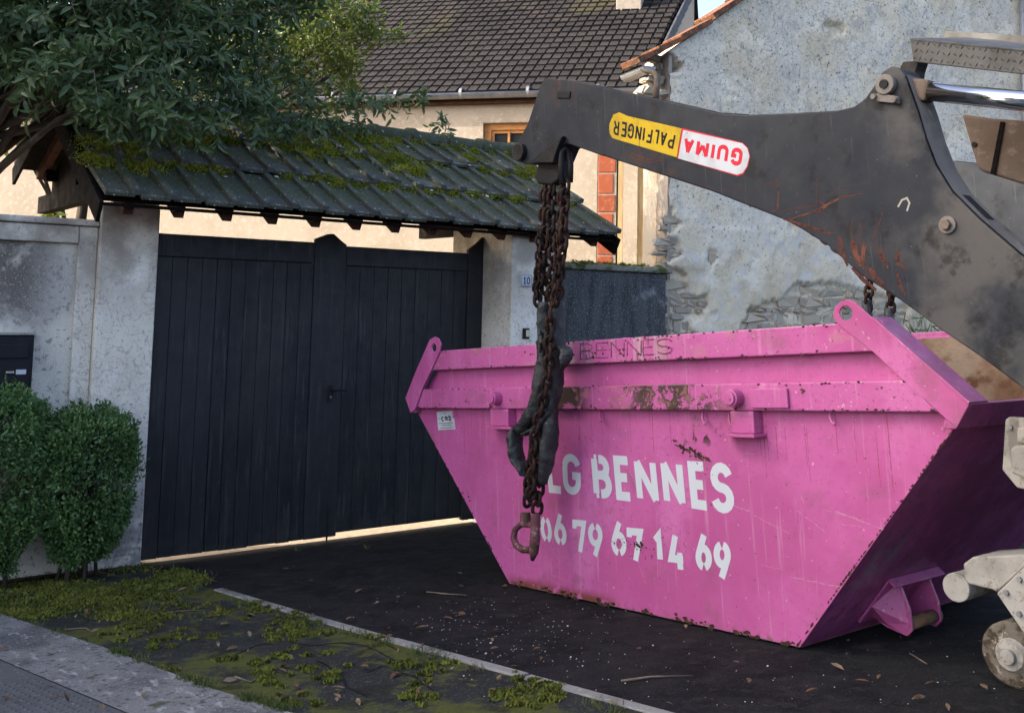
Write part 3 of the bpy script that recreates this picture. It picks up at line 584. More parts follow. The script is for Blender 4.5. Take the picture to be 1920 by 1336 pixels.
part('coping', MB().box((xr + .562, YL - .04, lz - .048), (lx1 + .06, YL + .30, lz + .015)), m_cap, o, bevel=.018)
mq = [V3(random.uniform(xr + .6, lx1), YL + random.uniform(-.03, .1), lz + .012) for _ in range(36)]
part('moss', tuft_mesh(mq, (0, 0, 1), [random.uniform(.02, .06) for _ in mq], .7, 50), m_moss, o, kind='stuff', fixn=False)

A15 = math.radians(14); rn_ = V3(-math.sin(A15), -math.cos(A15), 0); rt = V3(math.cos(A15), -math.sin(A15), 0)
rc = PYp(1252, 560, YL + .05); rc[2] = 0
def RU(px, py): q = P(px, py, rc, rn_); return float((q - rc) @ rt), float(q[2])
r_a, r_b = RU(1262, 92), RU(1392, 2); rk = (r_b[1] - r_a[1]) / (r_b[0] - r_a[0])
def rtop(u): return r_a[1] + rk * (u - r_a[0])
h1 = [RU(*p) for p in ((1236, 494), (1272, 500), (1296, 548), (1326, 560), (1318, 590), (1298, 606), (1312, 632), (1316, 668), (1236, 668))]
h2 = [RU(*p) for p in ((1384, 616), (1402, 582), (1436, 566), (1470, 562), (1494, 530), (1538, 524), (1602, 540), (1664, 556), (1700, 580), (1700, 660), (1384, 660))]
h3 = [RU(*p) for p in ((1240, 100), (1262, 98), (1280, 118), (1276, 134), (1258, 140), (1240, 136))]
h4 = [RU(*p) for p in ((1330, 468), (1345, 474), (1343, 496), (1334, 500))]
h5 = [RU(*p) for p in ((1552, 44), (1580, 46), (1584, 60), (1560, 66))]
h6 = [RU(*p) for p in ((1236, 395), (1262, 398), (1274, 424), (1258, 440), (1278, 476), (1262, 492), (1236, 492))]
def sdist(p, poly):
    x, y = p; best = 9
    for i in range(len(poly)):
        ax_, ay = poly[i - 1]; bx, by = poly[i]; dx, dy = bx - ax_, by - ay
        t = max(0, min(1, ((x - ax_) * dx + (y - ay) * dy) / (dx * dx + dy * dy + 1e-9))); best = min(best, math.hypot(x - ax_ - t * dx, y - ay - t * dy))
    return -best if inside(p, poly) else best
ruin = thing('gable_wall', 'old gable wall with peeling grey render and bare rubble stone patches', 'wall', (0, rc[1], 0))
UM = 9.5
mb = MB()
nu, nv = 430, 190; us = np.concatenate([np.linspace(0, 4.2, 300), np.linspace(4.2, UM, nu - 299)[1:]])
holes = [(h1, .055), (h2, .05), (h3, .20), (h4, .035), (h5, .05), (h6, .06)]
hb = [(min(p[0] for p in h) - .15, max(p[0] for p in h) + .15, min(p[1] for p in h) - .15, max(p[1] for p in h) + .15) for h, _ in holes]
vv = []
for i, u in enumerate(us):
    tp = min(rtop(u), 7.5)
    for j in range(nv):
        f = j / (nv - 1); z = -.1 + (tp + .1) * f
        uu = u
        if u < .12: uu = u + .05 * nz((0, z * 4, 1)) * (1 - u / .12) + .02 * nz((0, z * 15, 5)) * (1 - u / .12)
        d = .012 * nz((uu * 3, z * 3, 0)) + .006 * nz((uu * 11, z * 11, 3)) + .003 * nz((uu * 30, z * 30, 7))
        patch = nz((uu * 1.6, z * 1.6, 9)) + .5 * nz((uu * 5, z * 5, 2))
        d += .010 * (1 if patch > .18 else 0) * (1 if z < 2.9 else 0)
        pit = nz((uu * 9, z * 9, 21))
        if pit > .60: d -= .02 * min(1, (pit - .60) * 12)
        for (h, dep), bb in zip(holes, hb):
            if bb[0] < uu < bb[1] and bb[2] < z < bb[3]:
                sdv = sdist((uu, z), h) + .075 * nz((uu * 5, z * 7, 4)) + .03 * nz((uu * 13, z * 16, 4)) + .015 * nz((uu * 28, z * 28, 6))
                t = max(0, min(1, (.012 - sdv) / .024)); d -= dep * t
        vv.append(rc + rt * uu + rn_ * d + Zv * z)
mb.v = [tuple(p) for p in vv]; mb.f = [(i * nv + j, (i + 1) * nv + j, (i + 1) * nv + j + 1, i * nv + j + 1) for i in range(nu - 1) for j in range(nv - 1)]
part('render_coat', mb, m_ruin, ruin, smooth=True, fixn=False)
tp0, tp1 = rtop(0), min(rtop(UM), 7.5); ut = (7.5 - r_a[1]) / rk + r_a[0]
poly = [(0.0, -.12), (UM, -.12), (UM, tp1 - .03)] + ([(ut, 7.47)] if ut < UM else []) + [(0.0, tp0 - .03)]
part('masonry', MB().prism(poly, .22, .55, lambda u, v, w: rc + rt * u - rn_ * w + Zv * v), m_stone, ruin)
sd_ = MB()
part('wall_end', MB().prism([(0, -.1), (0, tp0 - .04), (.24, tp0 - .04), (.24, -.1)], -.0, .04, lambda u, v, w: rc + rt * (-.0 + w) - rn_ * (u - .0 + .02) + Zv * v), m_mortar, ruin)
def stone_mesh(k):
    bm = bmesh.new(); bmesh.ops.create_cube(bm, size=1); bmesh.ops.bevel(bm, geom=bm.edges[:], offset=.16, segments=2, affect='EDGES')
    for v in bm.verts: v.co += Vector((nz(v.co * 2 + Vector((k * 7, 0, 0))), nz(v.co * 2 + Vector((0, k * 5, 0))), nz(v.co * 2 + Vector((0, 0, k * 3))))) * .30
    me = bpy.data.meshes.new('stone'); bm.to_mesh(me); bm.free(); me.materials.append(m_stone); return me
sms = [stone_mesh(k) for k in range(7)]
rloc = FR[ruin].translation
def lay_stones(h, y0, y1, depth, rowh=.085):
    bb = (min(p[0] for p in h), max(p[0] for p in h)); z = y0
    while z < y1:
        rh = rowh * random.uniform(.45, 1.5); u = bb[0] - random.uniform(0, .1)
        while u < bb[1]:
            w = random.choice([random.uniform(.06, .12), random.uniform(.14, .36)])
            if sdist((u + w / 2, z + rh / 2), h) < -.012:
                p = rc + rt * (u + w / 2) + Zv * (z + rh / 2) - rn_ * (depth + random.uniform(-.02, .015))
                M = Matrix.Translation(Vector(p) - rloc) @ frame((0, 0, 0), rt, -rn_, Zv) @ Matrix.Rotation(random.gauss(0, .13), 4, 'Y') @ Matrix.Diagonal((w * random.uniform(.9, 1.15), random.uniform(.07, .12), rh * random.uniform(.9, 1.35), 1))
                inst('stone', random.choice(sms), ruin, M)
            u += w + .008
        z += rh + .006
lay_stones(h1, h1[-1][1], h1[0][1], .072); lay_stones(h2, h2[-1][1], h2[5][1], .072); lay_stones(h3, h3[4][1], h3[0][1], .22, .06); lay_stones(h6, h6[-1][1], h6[0][1], .068, .07)
inst('stone', sms[2], ruin, Matrix.Translation(Vector(rc + rt * RU(1337, 484)[0] + Zv * RU(1337, 484)[1] - rn_ * .06) - rloc) @ frame((0, 0, 0), rt, -rn_, Zv) @ Matrix.Diagonal((.09, .09, .15, 1)))
# broken eave at the corner: rubble, verge tiles, bit of gutter
for (px, py, w, hh) in ((1240, 150, .14, .10), (1222, 168, .16, .12), (1248, 172, .13, .09), (1205, 180, .14, .10), (1236, 186, .17, .08), (1226, 145, .12, .08)):
    u, z = RU(px, py); inst('stone', random.choice(sms), ruin, Matrix.Translation(Vector(rc + rt * u + Zv * z - rn_ * .14) - rloc) @ frame((0, 0, 0), rt, -rn_, Zv) @ Matrix.Rotation(random.uniform(-.4, .4), 4, 'Y') @ Matrix.Diagonal((w, .2, hh, 1)))
vt = [(1197, 120), (1236, 100), (1278, 78), (1334, 44), (1338, 38), (1396, -2), (1460, -44), (1530, -90)]
for a, b in ((0, 1), (1, 2), (2, 3), (4, 5), (5, 6), (6, 7)):
    (ua, za), (ub, zb_) = RU(*vt[a]), RU(*vt[b]); d = np.array([ub - ua, zb_ - za]); ln = np.linalg.norm(d); d /= ln; nn_ = np.array([-d[1], d[0]])
    poly = [(ua, za), (ub, zb_), (ub + nn_[0] * .055, zb_ + nn_[1] * .055), (ua + nn_[0] * .075, za + nn_[1] * .075)]
    part('verge_tile', MB().prism(poly, -.05, .35, lambda u, v, w: rc + rt * u - rn_ * w + Zv * v), m_terracotta, ruin, bevel=.008)
(ua, za) = RU(1205, 132)
part('broken_gutter', MB().prism([(ua - .04, za + .05)] + [(ua + .07 + .08 * math.cos(t), za + .05 + .08 * math.sin(t)) for t in np.linspace(math.pi, 2 * math.pi, 9)] + [(ua + .17, za + .05)], -.02, .5, lambda u, v, w: rc + rt * u - rn_ * w + Zv * v), m_zinc, ruin)
u0, z0 = RU(1916, 300)
o = thing('downpipe', 'dark grey downpipe on the peeling gable wall', 'pipe', rc + rt * u0 + rn_ * .06)
part('pipe', MB().tube([rc + rt * u0 + rn_ * .07 + Zv * z for z in (gz(6.5) , 2, 4, 6.5)], .045, 14), m_zinc, o, smooth=True)
for z in (1.2, 3.6, 5.2): part('bracket', MB().tube([rc + rt * u0 + rn_ * .07 + Zv * z, rc + rt * u0 + rn_ * .07 + Zv * (z + .04)], .054, 14), m_zinc, o)

# ================================================================== HOUSE
fw = unit(V3(R[0, 2], R[1, 2], 0)); rgt = V3(fw[1], -fw[0], 0)
ang = math.radians(14); hb_ = fw * math.cos(ang) + rgt * math.sin(ang); hn = -hb_; hr = V3(hb_[1], -hb_[0], 0)    # back, normal, right
HQ = CAM + ray(1100, 183) / F * 14.6
hz0 = gz(14)
def HP(px, py, off=0): return P(px, py, HQ + hn * off, hn)
house = thing('house', 'cream rendered house with a brown tiled roof behind the gate', 'house', (HQ[0], HQ[1], hz0))
def H(p): return float((p - HQ) @ hr), float(p[2])
ez = H(HP(1000, 190))[1]; hx1 = H(HP(1258, 300))[0]; hx0 = hx1 - 15.5
hf = lambda u, v, w: HQ * V3(1, 1, 0) + hr * u + Zv * v - hn * w
win = [H(HP(906, 231)), H(HP(1004, 231))]; wz1 = win[0][1]; wz0 = wz1 - 1.0; wx0, wx1 = win[0][0], win[1][0]
dx0, dx1 = H(HP(1157, 400))[0], H(HP(1214, 400))[0]; dz1 = H(HP(1180, 215))[1]; dz0 = hz0 - .05
bx0 = H(HP(1119, 400))[0]
poly = [(hx0, hz0 - .2), (hx1, hz0 - .2), (hx1, ez), (hx0, ez)]
holesH = [[(wx0, wz0), (wx0, wz1), (wx1, wz1), (wx1, wz0)], [(bx0, dz0 + .02), (bx0, dz1), (hx1 - .12, dz1), (hx1 - .12, dz0 + .02)]]
part('wall', MB().prism(poly, 0, .3, hf, holesH), m_cream, house)
# window
wfm = part('window', MB().prism([(wx0, wz0), (wx1, wz0), (wx1, wz1), (wx0, wz1)], .06, .14, hf, [[(wx0 + .11, wz0 + .1), (wx0 + .11, wz1 - .1), (wx1 - .11, wz1 - .1), (wx1 - .11, wz0 + .1)]]), m_woodframe, house, bevel=.012)
part('glazing_bar', MB().box((-.016, 0, 0), (.016, 1, 1), lambda x, y, z: hf((wx0 + wx1) / 2 + x - .02, wz0 + .11 + z * (wz1 - wz0 - .22), .075 + y * .04)), m_woodframe, wfm)
for zz in (wz1 - .33, wz1 - .56): part('glazing_bar', MB().box((0, 0, -.012), (1, 1, .012), lambda x, y, z: hf(wx0 + .11 + x * (wx1 - wx0 - .22), zz + z, .078 + y * .03)), m_woodframe, wfm)
part('inner_frame', MB().prism([(wx0 + .112, wz0 + .102), (wx1 - .112, wz0 + .102), (wx1 - .112, wz1 - .102), (wx0 + .112, wz1 - .102)], .085, .125, hf, [[(wx0 + .15, wz0 + .14), (wx0 + .15, wz1 - .14), (wx1 - .15, wz1 - .14), (wx1 - .15, wz0 + .14)]]), m_woodframe, wfm)
part('pane', MB().box((wx0 + .12, .115, wz0 + .11), (wx1 - .12, .12, wz1 - .11), lambda x, y, z: hf(x, z, y)), m_glass, wfm)
part('lintel', MB().box((wx0 - .12, -.006, wz1 + .004), (wx1 + .12, .05, wz1 + .13), lambda x, y, z: hf(x, z, y)), m_cream, house, bevel=.006)
# brick jamb and boarded door
z = dz0 + .05; k = 0
part('mortar_core', MB().box((bx0 + .002, .006, dz0), (dx0 - .015, .28, dz1), lambda x, y, q: hf(x, q, y)), m_mortar, house)
while z < dz1 - .1:
    hh = .30 if k % 3 else .26
    part('brick', MB().box((bx0 + .015, -.004, z), (dx0 - .03 - (.03 if k % 2 else 0), .039, min(z + hh - .022, dz1 - .01)), lambda x, y, q: hf(x, q, y)), m_brick, house, bevel=.006, seg=1); z += hh; k += 1
dboard = part('door_board', MB().box((dx0, .03, dz0), (dx1, .06, dz1), lambda x, y, q: hf(x, q, y)), m_board, house, bevel=.004)
part('latch', MB().prism([(0, 0), (.09, 0), (.09, .012), (.012, .012), (.012, .06), (0, .06)], .018, .028, lambda u, v, w: hf(dx0 + .06 + u, H(HP(1170, 407))[1] + v, w)), m_black, dboard)
part('door_strip', MB().box((dx0 + .01, .012, dz0), (dx0 + .075, .029, dz1), lambda x, y, q: hf(x, q, y)), m_board, dboard)
xs_ = [H(HP(p, 400))[0] for p in (1215, 1226, 1229, 1236, 1238, 1247)]
part('white_pipe', MB().tube([hf((xs_[0] + xs_[1]) / 2, z, -.02) for z in (dz0, 2, dz1)], (xs_[1] - xs_[0]) / 2, 14), m_white, house, smooth=True)
part('frame_post', MB().box((xs_[2], .0, dz0), (xs_[3], .06, dz1), lambda x, y, q: hf(x, q, y)), m_rafter, house, bevel=.004)
part('frame_post', MB().box((xs_[4], -.01, dz0), (xs_[5], .08, dz1), lambda x, y, q: hf(x, q, y)), m_board, house, bevel=.004)
part('door_reveal', MB().box((bx0 - .05, .30, dz0), (hx1, .34, dz1 + .1), lambda x, y, q: hf(x, q, y)), m_cream, house)
# gutter, fascia
gx1 = H(HP(1196, 183, .3))[0]
part('fascia', MB().box((hx0, -.10, ez - .035), (gx1, -.004, ez + .02), lambda x, y, q: hf(x, q, y)), m_rafter, house)
gm = MB(); ks = 9; gz1 = ez + .105
for x in (hx0, gx1):
    gm.add([hf(x, gz1 + .075 * math.sin(t), -.175 - .075 * math.cos(t)) for t in np.linspace(math.pi, 2 * math.pi, ks)], [])
gm.f = [(i, i + 1, ks + i + 1, ks + i) for i in range(ks - 1)]
ob = part('gutter', gm, m_zinc, house, smooth=True); sm = ob.modifiers.new('solid', 'SOLIDIFY'); sm.thickness = .006
for i in range(8): part('gutter_joint', MB().tube([hf(gx1 - .6 - i * 1.0, gz1 - .002, -.175), hf(gx1 - .56 - i * 1.0, gz1 - .002, -.175)], .081, 16), m_zinc, house)
# roof
pit = math.radians(36); rv = hb_ * math.cos(pit) + Zv * math.sin(pit); rnn = np.cross(hr, rv); E0 = HQ * V3(1, 1, 0) + Zv * (ez + .10) + hn * .17
def RP(px, py): q = P(px, py, E0, rnn) - E0; return float(q @ hr), float(q @ rv)
va, vb = RP(1196, 178), RP(1284, 0); skew = (vb[0] - va[0]) / (vb[1] - va[1]); RL = vb[1] + 1.3
print('roof', va, vb, skew)
rp = lambda u, v, w=0: E0 + hr * u + rv * v + rnn * w
rx0 = hx0 - .1
rf = part('roof', MB().prism([(rx0, -.02), (va[0], -.02), (va[0] + skew * RL, RL), (rx0, RL)], -.10, -.005, rp), m_timber, house)
TWd, TL = .155, .225
tm = MB(); tm.box((0, -.012, 0), (TWd * .80, TL + .03, .026)); tm.box((TWd * .80, -.012, 0), (TWd * .98, TL + .03, .006))
tme2 = mesh_of(tm, m_rtile, 'roof_tile')
cells = []
nrow = int(RL / TL)
for j in range(nrow):
    v = j * TL; ur = va[0] + skew * v
    for c in range(int((ur - rx0) / TWd) - 1): cells.append((ur - (c + 1) * TWd, v, c, j))
def vis(cell):
    p = rp(cell[0], cell[1]); q = R.T @ (p - CAM); return PY + F * q[1] / q[2], PX + F * q[0] / q[2]
near = sorted([c for c in cells if vis(c)[0] > -30 and vis(c)[1] > 640], key=lambda c: c[1])[:300]; ns = set(near)
hl = FR[house].translation; stm = MB()
dvx = unit(hr); dvy = unit(rv + rnn * .012 * -1)
for c in cells:
    p = rp(c[0] + random.uniform(-.006, .006), c[1] + random.uniform(-.010, .006), .030 + random.uniform(-.004, .005)); ty = unit(rv - rnn * .115); tn = np.cross(hr, ty)
    if c in ns: inst('tile', tme2, rf, Matrix.Translation(Vector(p) - hl) @ frame((0, 0, 0), hr, ty, tn))
    else: stm.add([p + hr * q[0] + ty * q[1] + tn * q[2] for q in tm.v], tm.f)
part('tiles_beyond', stm, m_rtile, rf, kind='stuff', fixn=False)
# verge slates, gable wall, back slope, chimney
for k in range(15):
    v0 = k * .34; u = va[0] + skew * v0
    q = [rp(u + .03 + skew * 0, v0 - .02, .04), rp(u + .03 + skew * .36, v0 + .36, .04), rp(u + .03 + skew * .36, v0 + .36, .04) - Zv * .24, rp(u + .03, v0 - .02, .04) - Zv * .20]
    if v0 > RL - .3: break
    sv = q + [p + hr * .03 for p in q]; part('verge_slate', MB().add(sv, [(0, 1, 2, 3), (4, 7, 6, 5), (0, 4, 5, 1), (1, 5, 6, 2), (2, 6, 7, 3), (3, 7, 4, 0)]), m_slate, rf)
pk = rp(va[0] + skew * RL, RL); fc = rp(va[0] - .05, 0); b0_ = hf(hx1, ez, .3); pkd = pk - hr * .06
depth = float((pk - HQ) @ hb_)
cr = hf(hx1, hz0 - .2, .32); 
gpts = [rp(va[0] - .03, .12, -.11), rp(va[0] - .03 + skew * RL, RL - .05, -.11)]
gw = MB(); a, b = gpts; c = V3(b[0], b[1], hz0); d = V3(a[0], a[1], hz0)
offg = -hr * .2
gw.add([a, b, c, d, a + offg, b + offg, c + offg, d + offg], [(0, 1, 2, 3), (4, 7, 6, 5), (0, 4, 5, 1), (1, 5, 6, 2), (2, 6, 7, 3), (3, 7, 4, 0)]); part('gable', gw, m_cream, house)
bs = MB(); rv2 = hb_ * math.cos(pit) - Zv * math.sin(pit); a = rp(rx0, RL); b = rp(va[0] + skew * RL, RL); bs.add([a, b, b + rv2 * RL, a + rv2 * RL, a - Zv * .1, b - Zv * .1, b + rv2 * RL - Zv * .1, a + rv2 * RL - Zv * .1], [(0, 1, 2, 3), (4, 7, 6, 5), (0, 4, 5, 1), (1, 5, 6, 2), (2, 6, 7, 3), (3, 7, 4, 0)])
part('back_slope', bs, m_rtile, house)
a = rp(rx0, RL) - Zv * .12 + hr * .3; b = b - Zv * .12; q = [a, a - Zv * (a[2] - hz0), a - Zv * (a[2] - hz0) + hb_ * 5, a + hb_ * 5 - Zv * 3.6]
bx = MB(); bw = hb_ * (depth * 2 - .4); p0 = hf(hx0, hz0, .3); p1 = hf(hx1 - 1, hz0, .3)
bx.add([p0 + bw, p1 + bw, p1 + bw + Zv * (ez - hz0 - .1), p0 + bw + Zv * (ez - hz0 - .1)], [(0, 1, 2, 3)]); part('back_wall', bx, m_cream, house)
cc = RP(1178, 22); part('chimney', MB().box((cc[0] - .2, cc[1] - .05, 0), (cc[0] + .22, cc[1] + .5, 1), lambda x, y, z: E0 + hr * x + rv * y * V3(1, 1, 1) + Zv * (z * 1.6 - .3)), m_mortar, rf, bevel=.01)
# unseen house added out of view to keep sun off skip, street and gate
nb = thing('added_shade_house', 'unseen tall pale house added past the mailbox wall to block the sun', 'house', (-9, 9, 0))
NY = 13.5; N0 = 7.0
part('wall', MB().box((-13, N0, -.3), (-5, NY, 8.7)), m_plaster, nb, bevel=.02)
part('roof', MB().add([(-13.3, N0 - .3, 8.7), (-4.7, N0 - .3, 8.7), (-4.7, NY + .15, 8.7), (-13.3, NY + .15, 8.7), (-9, N0 + 3, 11.2), (-9, NY - 3, 11.2), (-13.3, N0 - .3, 8.85), (-4.7, N0 - .3, 8.85), (-4.7, NY + .15, 8.85), (-13.3, NY + .15, 8.85)], [(0, 3, 2, 1), (0, 1, 7, 6), (1, 2, 8, 7), (2, 3, 9, 8), (3, 0, 6, 9), (6, 7, 4), (7, 8, 5, 4), (8, 9, 5), (9, 6, 4, 5)]), m_slate, nb)
for yy in (7.6, 10, 12.2):
    for zz in (.9, 3.3, 5.8):
        w = part('window', MB().prism([(yy - .55, zz), (yy + .55, zz), (yy + .55, zz + 1.5), (yy - .55, zz + 1.5)], -4.998, -4.93, lambda u, v, w: (w, u, v), [[(yy - .47, zz + .08), (yy - .47, zz + 1.42), (yy + .47, zz + 1.42), (yy + .47, zz + .08)]]), m_white, nb)
        part('pane', MB().box((-4.997, yy - .47, zz + .08), (-4.97, yy + .47, zz + 1.42)), m_glass, w)

# ================================================================== SKIP
SO = G(955, 1097); S1 = G(1500, 1218); SA = unit(S1 - SO); SB = unit(np.cross(NW, SA)); SB = SB if SB[0] > 0 else -SB
SM = frame(SO, SA, SB, NW)
def L(px, py, b=0.0):
    q = P(px, py, SO + SB * b, SB) - SO; return float(q @ SA), float(q @ NW)
def LW(a, b, h): return SO + SA * a + SB * b + NW * h
W = 1.75
skip = thing('skip', 'pink steel skip lettered in white with rust patches on the driveway', 'skip', M=SM)
sp = lambda name, mb, mt, parent=skip, **k: part(name, mb, mt, parent, world=False, **k)
ab = lambda u, v, w: (u, w, v)
BOT = L(1500, 1218)[0]
tipR, tipL = L(1794, 802, -.05), L(771, 772, -.05)
rimL, rimR = L(823, 658, -.06), L(1645, 600, -.06); rz = (rimL[1] + rimR[1]) / 2
bnL, bnR = L(777, 766, -.06), L(1757, 770, -.06); b2L, b2R = L(792, 729, -.06), L(1697, 714, -.06); bz0 = (bnL[1] + bnR[1]) / 2; bz1 = (b2L[1] + b2R[1]) / 2
rb = (L(781, 695, -.06)[1] + L(1700, 656, -.06)[1]) / 2
print('skip', BOT, tipR, tipL, rimL, rimR, rz, bz0, bz1, rb)
tz = (tipR[1] + tipL[1]) / 2
prof = [(0, .012), (BOT, .012), (tipR[0] - .02, tz), (tipR[0] - .0, bz1 - .1), (rimR[0] - .02, rz - .03), (rimL[0] + .02, rz - .03), (tipL[0], bz1 - .1), (tipL[0] + .02, tz)]
for b0 in (0, W - .012):
    sp('side_wall', MB().prism(prof, b0, b0 + .012, ab), m_pinkside, bevel=.002)
prin = [(p[0] + (.015 if p[0] < 1 else -.015), p[1] + .014 if p[1] < .1 else p[1] - .01) for p in prof]
for b0 in (.014, W - .018): sp('inner_face', MB().prism(prin, b0, b0 + .004, ab), m_rustin)
sp('floor', MB().box((0, .0185, .010), (BOT, W - .0185, .024)), m_rustin)
for (a0, z0), (a1, z1), nm in (((BOT, .012), (tipR[0] - .02, tz), 'r'), ((0, .012), (tipL[0] + .02, tz), 'l')):
    sgn = 1 if nm == 'r' else -1
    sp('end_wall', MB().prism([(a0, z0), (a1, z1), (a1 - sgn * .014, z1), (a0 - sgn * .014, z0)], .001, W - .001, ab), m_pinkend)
    sp('inner_face', MB().prism([(a0 - sgn * .02, z0 + .012), (a1 - sgn * .02, z1), (a1 - sgn * .026, z1), (a0 - sgn * .026, z0 + .012)], .02, W - .02, ab), m_rustin)
# rim, band and end flats on both sides
def both(name, poly, b0, b1, mt, holes=(), bev=.006, far=True):
    sp(name, MB().prism(poly, b0, b1, ab, holes), mt, bevel=bev)
    if far: sp(name, MB().prism(poly, W - b1, W - b0, ab, holes), mt, bevel=bev)
both('top_rail', [(rimL[0] - .01, rz), (rimR[0] + .02, rz), (L(1698, 656, -.06)[0], rb), (L(783, 695, -.06)[0], rb)], -.06, -.001, m_pinkrim)
both('side_band', [(b2L[0], bz1), (b2R[0], bz1), (bnR[0], bz0), (bnL[0] + .01, bz0)], -.06, -.001, m_pinkband)
cR = L(1586, 587, -.07); rR = .062
cL = L(814, 652, -.07)
circ = lambda c, r, n=14: [(c[0] + r * math.cos(2 * math.pi * i / n), c[1] + r * math.sin(2 * math.pi * i / n)) for i in range(n)]
lugR = [L(*p, -.07) for p in ((1818, 757), (1794, 802), (1757, 770), (1697, 716), (1640, 662), (1569, 606), (1562, 592), (1565, 576), (1576, 565), (1592, 561), (1605, 567), (1640, 600), (1700, 656))]
lugL = [L(*p, -.07) for p in ((815, 631), (806, 636), (780, 695), (760, 746), (770, 774), (779, 766), (792, 729), (808, 695), (824, 660), (827, 645), (822, 634))]
both('end_flat', lugR, -.072, -.061, m_pink, [circ(cR, .034)], .003)
both('end_flat', lugL, -.072, -.061, m_pink, [circ(cL, .030)], .003)
fl = lambda p, q, b0, b1, t: None
# top flange of the sloping ends (lilac under the sky)
for (pa, pb, sg) in ((L(1636, 597, -.07), L(1818, 757, -.07), 1), (L(796, 660, -.07), L(760, 746, -.07), -1)):
    d = np.array(pb) - np.array(pa); d /= np.linalg.norm(d); n = np.array([d[1], -d[0]]) * (-1 if sg > 0 else 1); n = n if n[1] > 0 else -n
    poly = [tuple(pa), tuple(pb), tuple(np.array(pb) + n * .012), tuple(np.array(pa) + n * .012)]
    both('end_flange', poly, -.085 if sg > 0 else -.06, .075, m_pink, bev=.003)
# end rims
tR = L(1818, 757, -.07); tL = L(760, 746, -.07)
for (t, lo, sg) in ((tR, tipR, 1), (tL, tipL, -1)):
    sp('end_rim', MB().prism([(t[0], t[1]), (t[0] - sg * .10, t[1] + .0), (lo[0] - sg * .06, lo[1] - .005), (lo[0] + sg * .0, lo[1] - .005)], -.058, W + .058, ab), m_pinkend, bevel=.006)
# trunnion pins with plates and posts
pin_specs = [((930, 746), (893, 916, 735, 765), (928, 962, 768, 800), (922, 985, 800)), ((1378, 746), (1405, 1477, 729, 765), (1378, 1424, 770, 812), (1362, 1428, 814))]
for (pc_, pl, po, bs_) in pin_specs:
    for side in (0, 1):
        fb = (lambda b: b) if side == 0 else (lambda b: W - b)
        c = L(*pc_, -.08); p0 = L(pl[0], pl[2], -.08); p1 = L(pl[1], pl[3], -.08); q0 = L(po[0], po[2], -.03); q1 = L(po[1], po[3], -.03); s0q = L(bs_[0], bs_[2], -.04); s1q = L(bs_[1], bs_[2], -.04)
        m = MB(); m.disc((c[0], fb(-.09), c[1]), Yv, .044, .06, 20); pn_ = sp('pin', m, m_pink, bevel=.004)
        sp('pin_collar', MB().disc((c[0], fb(-.126), c[1]), Yv, .034, .012, 20), m_pinkband, pn_, bevel=.003)
        sp('pin_plate', MB().box((p0[0], min(fb(-.078), fb(-.061)), p1[1]), (p1[0], max(fb(-.078), fb(-.061)), p0[1])), m_pink, bevel=.004)
        ps = MB(); ps.box((q0[0], min(fb(-.07), fb(-.001)), s0q[1] + .008), (q1[0], max(fb(-.07), fb(-.001)), bz0 - .002)); pp = sp('post', ps, m_pink, bevel=.006)
        sp('base_plate', MB().box((s0q[0], min(fb(-.10), fb(-.001)), s0q[1] - .008), (s1q[0], max(fb(-.10), fb(-.001)), s0q[1] + .007)), m_pinkband, pp, bevel=.002)
# tarpaulin hooks
for (px, py) in ((853, 768), (1128, 772), (1322, 776), (1372, 778), (1562, 774)):
    c = L(px, py, -.03); sp('tarp_hook', MB().tube([(c[0] - .015, -.03, c[1] + .01), (c[0] - .012, -.04, c[1] - .02), (c[0] + .004, -.05, c[1] - .042), (c[0] + .024, -.06, c[1] - .05), (c[0] + .03, -.062, c[1] - .04)], .006, 6), m_pink, smooth=True)
for (px, py) in ((1806, 838), (1830, 826)):
    pass
# white lettering on the near side
cz = lambda x, y: L(1000 + x / 4.5714, 820 + y / 4.5714, 0)
letters = [('L', (100, 112), (228, 130), (262, 485), (135, 470), .047), ('G', (245, 128), (400, 150), (412, 498), (262, 480), .045), ('B', (492, 140), (652, 155), (687, 528), (522, 512), .050), ('E', (682, 150), (832, 162), (862, 550), (715, 532), .050),
           ('N', (858, 165), (1045, 180), (1085, 580), (895, 552), .047), ('N', (1085, 180), (1275, 195), (1312, 602), (1125, 575), .047), ('E', (1318, 198), (1485, 208), (1522, 630), (1358, 605), .050), ('S', (1512, 205), (1700, 222), (1732, 660), (1532, 635), .050),
           ('0', (55, 662), (150, 680), (168, 912), (72, 890), .034), ('6', (172, 630), (275, 640), (292, 932), (185, 915), .036), ('7', (335, 700), (452, 710), (455, 1010), (345, 1000), .036), ('9', (466, 720), (592, 735), (600, 1042), (482, 1030), .037),
           ('6', (662, 695), (790, 705), (805, 1022), (675, 1010), .038), ('7', (800, 768), (940, 780), (940, 1090), (808, 1080), .040), ('1', (1015, 800), (1115, 808), (1135, 1080), (1030, 1072), .042), ('4', (1150, 800), (1290, 812), (1322, 1170), (1165, 1150), .040),
           ('6', (1385, 798), (1520, 810), (1538, 1150), (1395, 1135), .040), ('9', (1542, 880), (1690, 890), (1702, 1240), (1555, 1225), .041)]
for k, (ch, a, b, c, d, t) in enumerate(letters):
    m = MB(); glyph(m, ch, [cz(*a), cz(*b), cz(*c), cz(*d)], t, lambda u, v, w: (u, -w, v), .0012)
    sp('letter' if k < 8 else 'numeral', m, m_white_paint, fixn=False)
